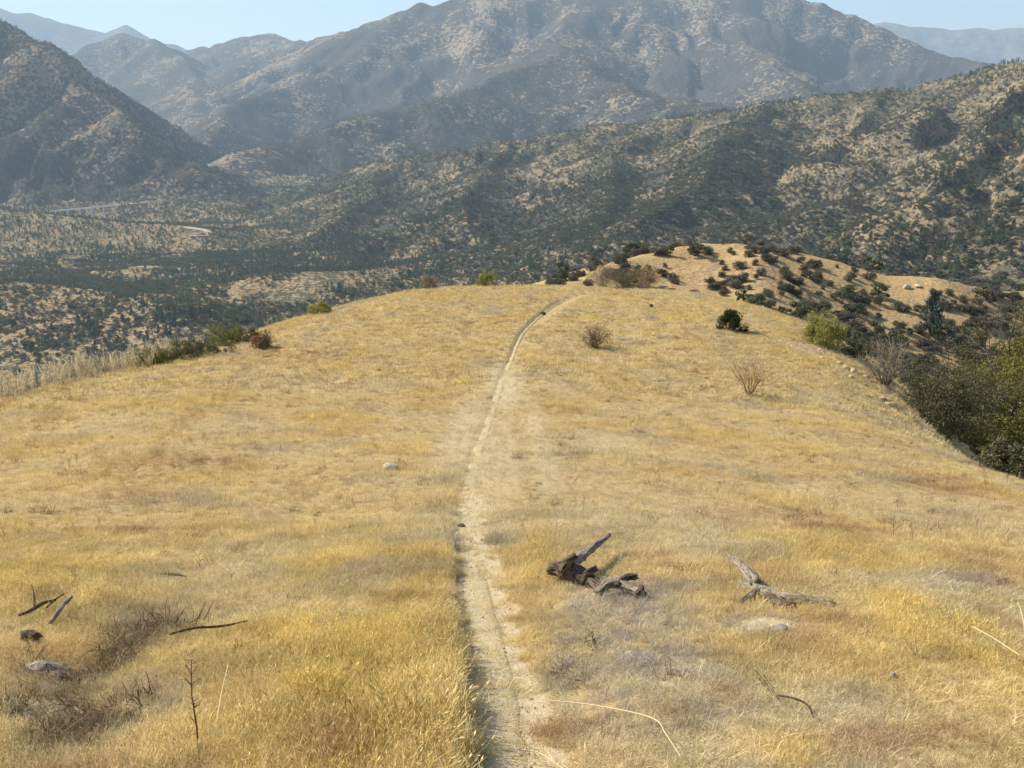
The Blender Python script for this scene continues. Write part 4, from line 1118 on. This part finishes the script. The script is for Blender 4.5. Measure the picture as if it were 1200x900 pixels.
for i in range(34):
    u = rg.uniform(960, 1150); v = np.interp(u, [960, 1010, 1060, 1110, 1150], [402, 432, 468, 502, 524]) + rg.uniform(4, 26)
    p = gp(u, v); s_ = rg.uniform(0.05, 0.14)
    rock('clod', tuple(p + [0, 0, s_ * .25]), (s_ * rg.uniform(1, 1.6), s_, s_ * rg.uniform(.5, .8)), 'rock_tan', 20 + i, 'tan earth clod on the broken rim beside the bushes', 'earth clods along the rim', rg.uniform(0, 6))
# gravel on the footpath
rk_ = [proto('pebble', rock_mesh(80 + i, ['rock_tan', 'pebble', 'pebble'][i], 1)) for i in range(3)]
i = rg.integers(0, len(tf), 2600); o_ = rg.normal(0, 0.7, 2600) * trail_half(tf[i, 1])
x = tf[i, 0] + nrm[i, 0] * o_ + rg.normal(0, .05, 2600); y = tf[i, 1] + nrm[i, 1] * o_ + rg.normal(0, .1, 2600)
sz = rg.uniform(0.002, 0.009, 2600) * np.where(rg.random(2600) < .03, 2.0, 1)
scatter('gravel', np.stack([x, y, near(x, y) + 0.006], 1), rg.uniform(0, 6, (2600, 3)), np.stack([sz, sz, sz * .7], 1), rg.integers(0, 3, 2600), rk_, 'fine gravel scattered along the footpath')

# ------------------------------------------------------------------ knoll extras, road and viaduct far off
p = hit(1088, 398, 60); k = p[1] / F_PX
plant('pine_tree', 'pine', 2, p, 60 * k, 62 * k, 1.0, 'slender blue-green pine alone on the flank of the tan knoll', 'tree')
p = hit(1063, 338, 60); k = p[1] / F_PX
rock('boulder', (p[0], p[1], p[2] + .3), (5.5 * k, 4 * k, 4 * k), 'rock_pale', 9, 'white boulder on top of the tan knoll', None, 0.4)
p = hit(1076, 336, 60)
if p: rock('boulder', (p[0], p[1], p[2] + .2), (7 * k, 4 * k, 2.2 * k), 'rock_pale', 10, 'low flat whitish boulder next to the white boulder', None, 1.4)
M['concrete'] = mat_plain('concrete', (0.74, 0.73, 0.70), 0.8)
M['dirt_road'] = mat_plain('dirt_road', (0.42, 0.35, 0.25), 0.95)
def box(V, Q, c, ex, ey, ez, hx, hy, hz_):
    k = len(V); c, ex, ey, ez = [np.array(t, float) for t in (c, ex, ey, ez)]
    for sz in (-1, 1):
        for sx, sy in ((-1, -1), (1, -1), (1, 1), (-1, 1)): V.append(c + ex * hx * sx + ey * hy * sy + ez * hz_ * sz)
    Q += [(k+3,k+2,k+1,k), (k+4,k+5,k+6,k+7), (k,k+1,k+5,k+4), (k+1,k+2,k+6,k+5), (k+2,k+3,k+7,k+6), (k+3,k,k+4,k+7)]
BY = 2330
pa, pb = np.array(P3(58, 248, BY)), np.array(P3(141, 240.5, BY + 40))
ex = pb - pa; L = np.linalg.norm(ex); ex /= L; ey = np.cross([0, 0, 1.0], ex); ey /= np.linalg.norm(ey); ez = np.cross(ex, ey)
root = empty('viaduct', tuple((pa + pb) / 2)); mid_ = (pa + pb) / 2
V, Q = [], []; box(V, Q, (0, 0, 0), ex, ey, ez, L / 2, 5.5, 0.9); raw('deck', V, Q, M['concrete'], root)
for s_ in (-1, 1):
    V, Q = [], []; box(V, Q, ey * 5.3 * s_ + ez * 1.45, ex, ey, ez, L / 2, 0.25, 0.54); raw('parapet', V, Q, M['concrete'], root)
for t in np.linspace(-0.42, 0.42, 6):
    c = mid_ + ex * L * t; g, _ = height(np.array([c[0]]), np.array([c[1]])); hgt_ = max(2.0, c[2] - 0.95 - float(g[0]) + 2)
    V, Q = [], []; box(V, Q, c - mid_ + np.array([0, 0, -0.95 - hgt_ / 2]), (1, 0, 0), (0, 1, 0), (0, 0, 1), 1.3, 2.6, hgt_ / 2); raw('pier', V, Q, M['concrete'], root)
tag(root, 'long pale concrete road viaduct below the dark mountain', 'bridge')
def road(name, pts, w, label, mat='dirt_road', lift=0.7):
    P = _catmull(np.array([hit(u, v, 300)[:2] for u, v in pts]), 10)
    T = np.gradient(P, axis=0); T /= np.hypot(T[:, 0], T[:, 1])[:, None]; N_ = np.stack([-T[:, 1], T[:, 0]], 1)
    x = P[:, 0, None] + N_[:, 0, None] * np.linspace(-w, w, 5); y = P[:, 1, None] + N_[:, 1, None] * np.linspace(-w, w, 5)
    z, _ = height(x, y); z = z.mean(1, keepdims=True) * 0.6 + z * 0.4 + lift
    i = np.arange(x.size).reshape(x.shape)
    o = add(name, quad_mesh(name, np.stack([x, y, z], -1).reshape(-1, 3), np.stack([i[:-1, :-1], i[1:, :-1], i[1:, 1:], i[:-1, 1:]], -1).reshape(-1, 4), M[mat]))
    tag(o, label, None, kind='structure')
road('dirt_road', [(212, 266), (228, 268), (240, 270), (244, 273), (238, 276), (222, 277)], 7, 'pale dirt road bending round a low rise in the valley')
road('highway', [(140, 240), (152, 239), (162, 238)], 8, 'short pale stretch of road at the end of the viaduct')
road('valley_road', [(2, 283), (20, 281), (40, 280)], 4, 'faint thin road crossing the valley floor')
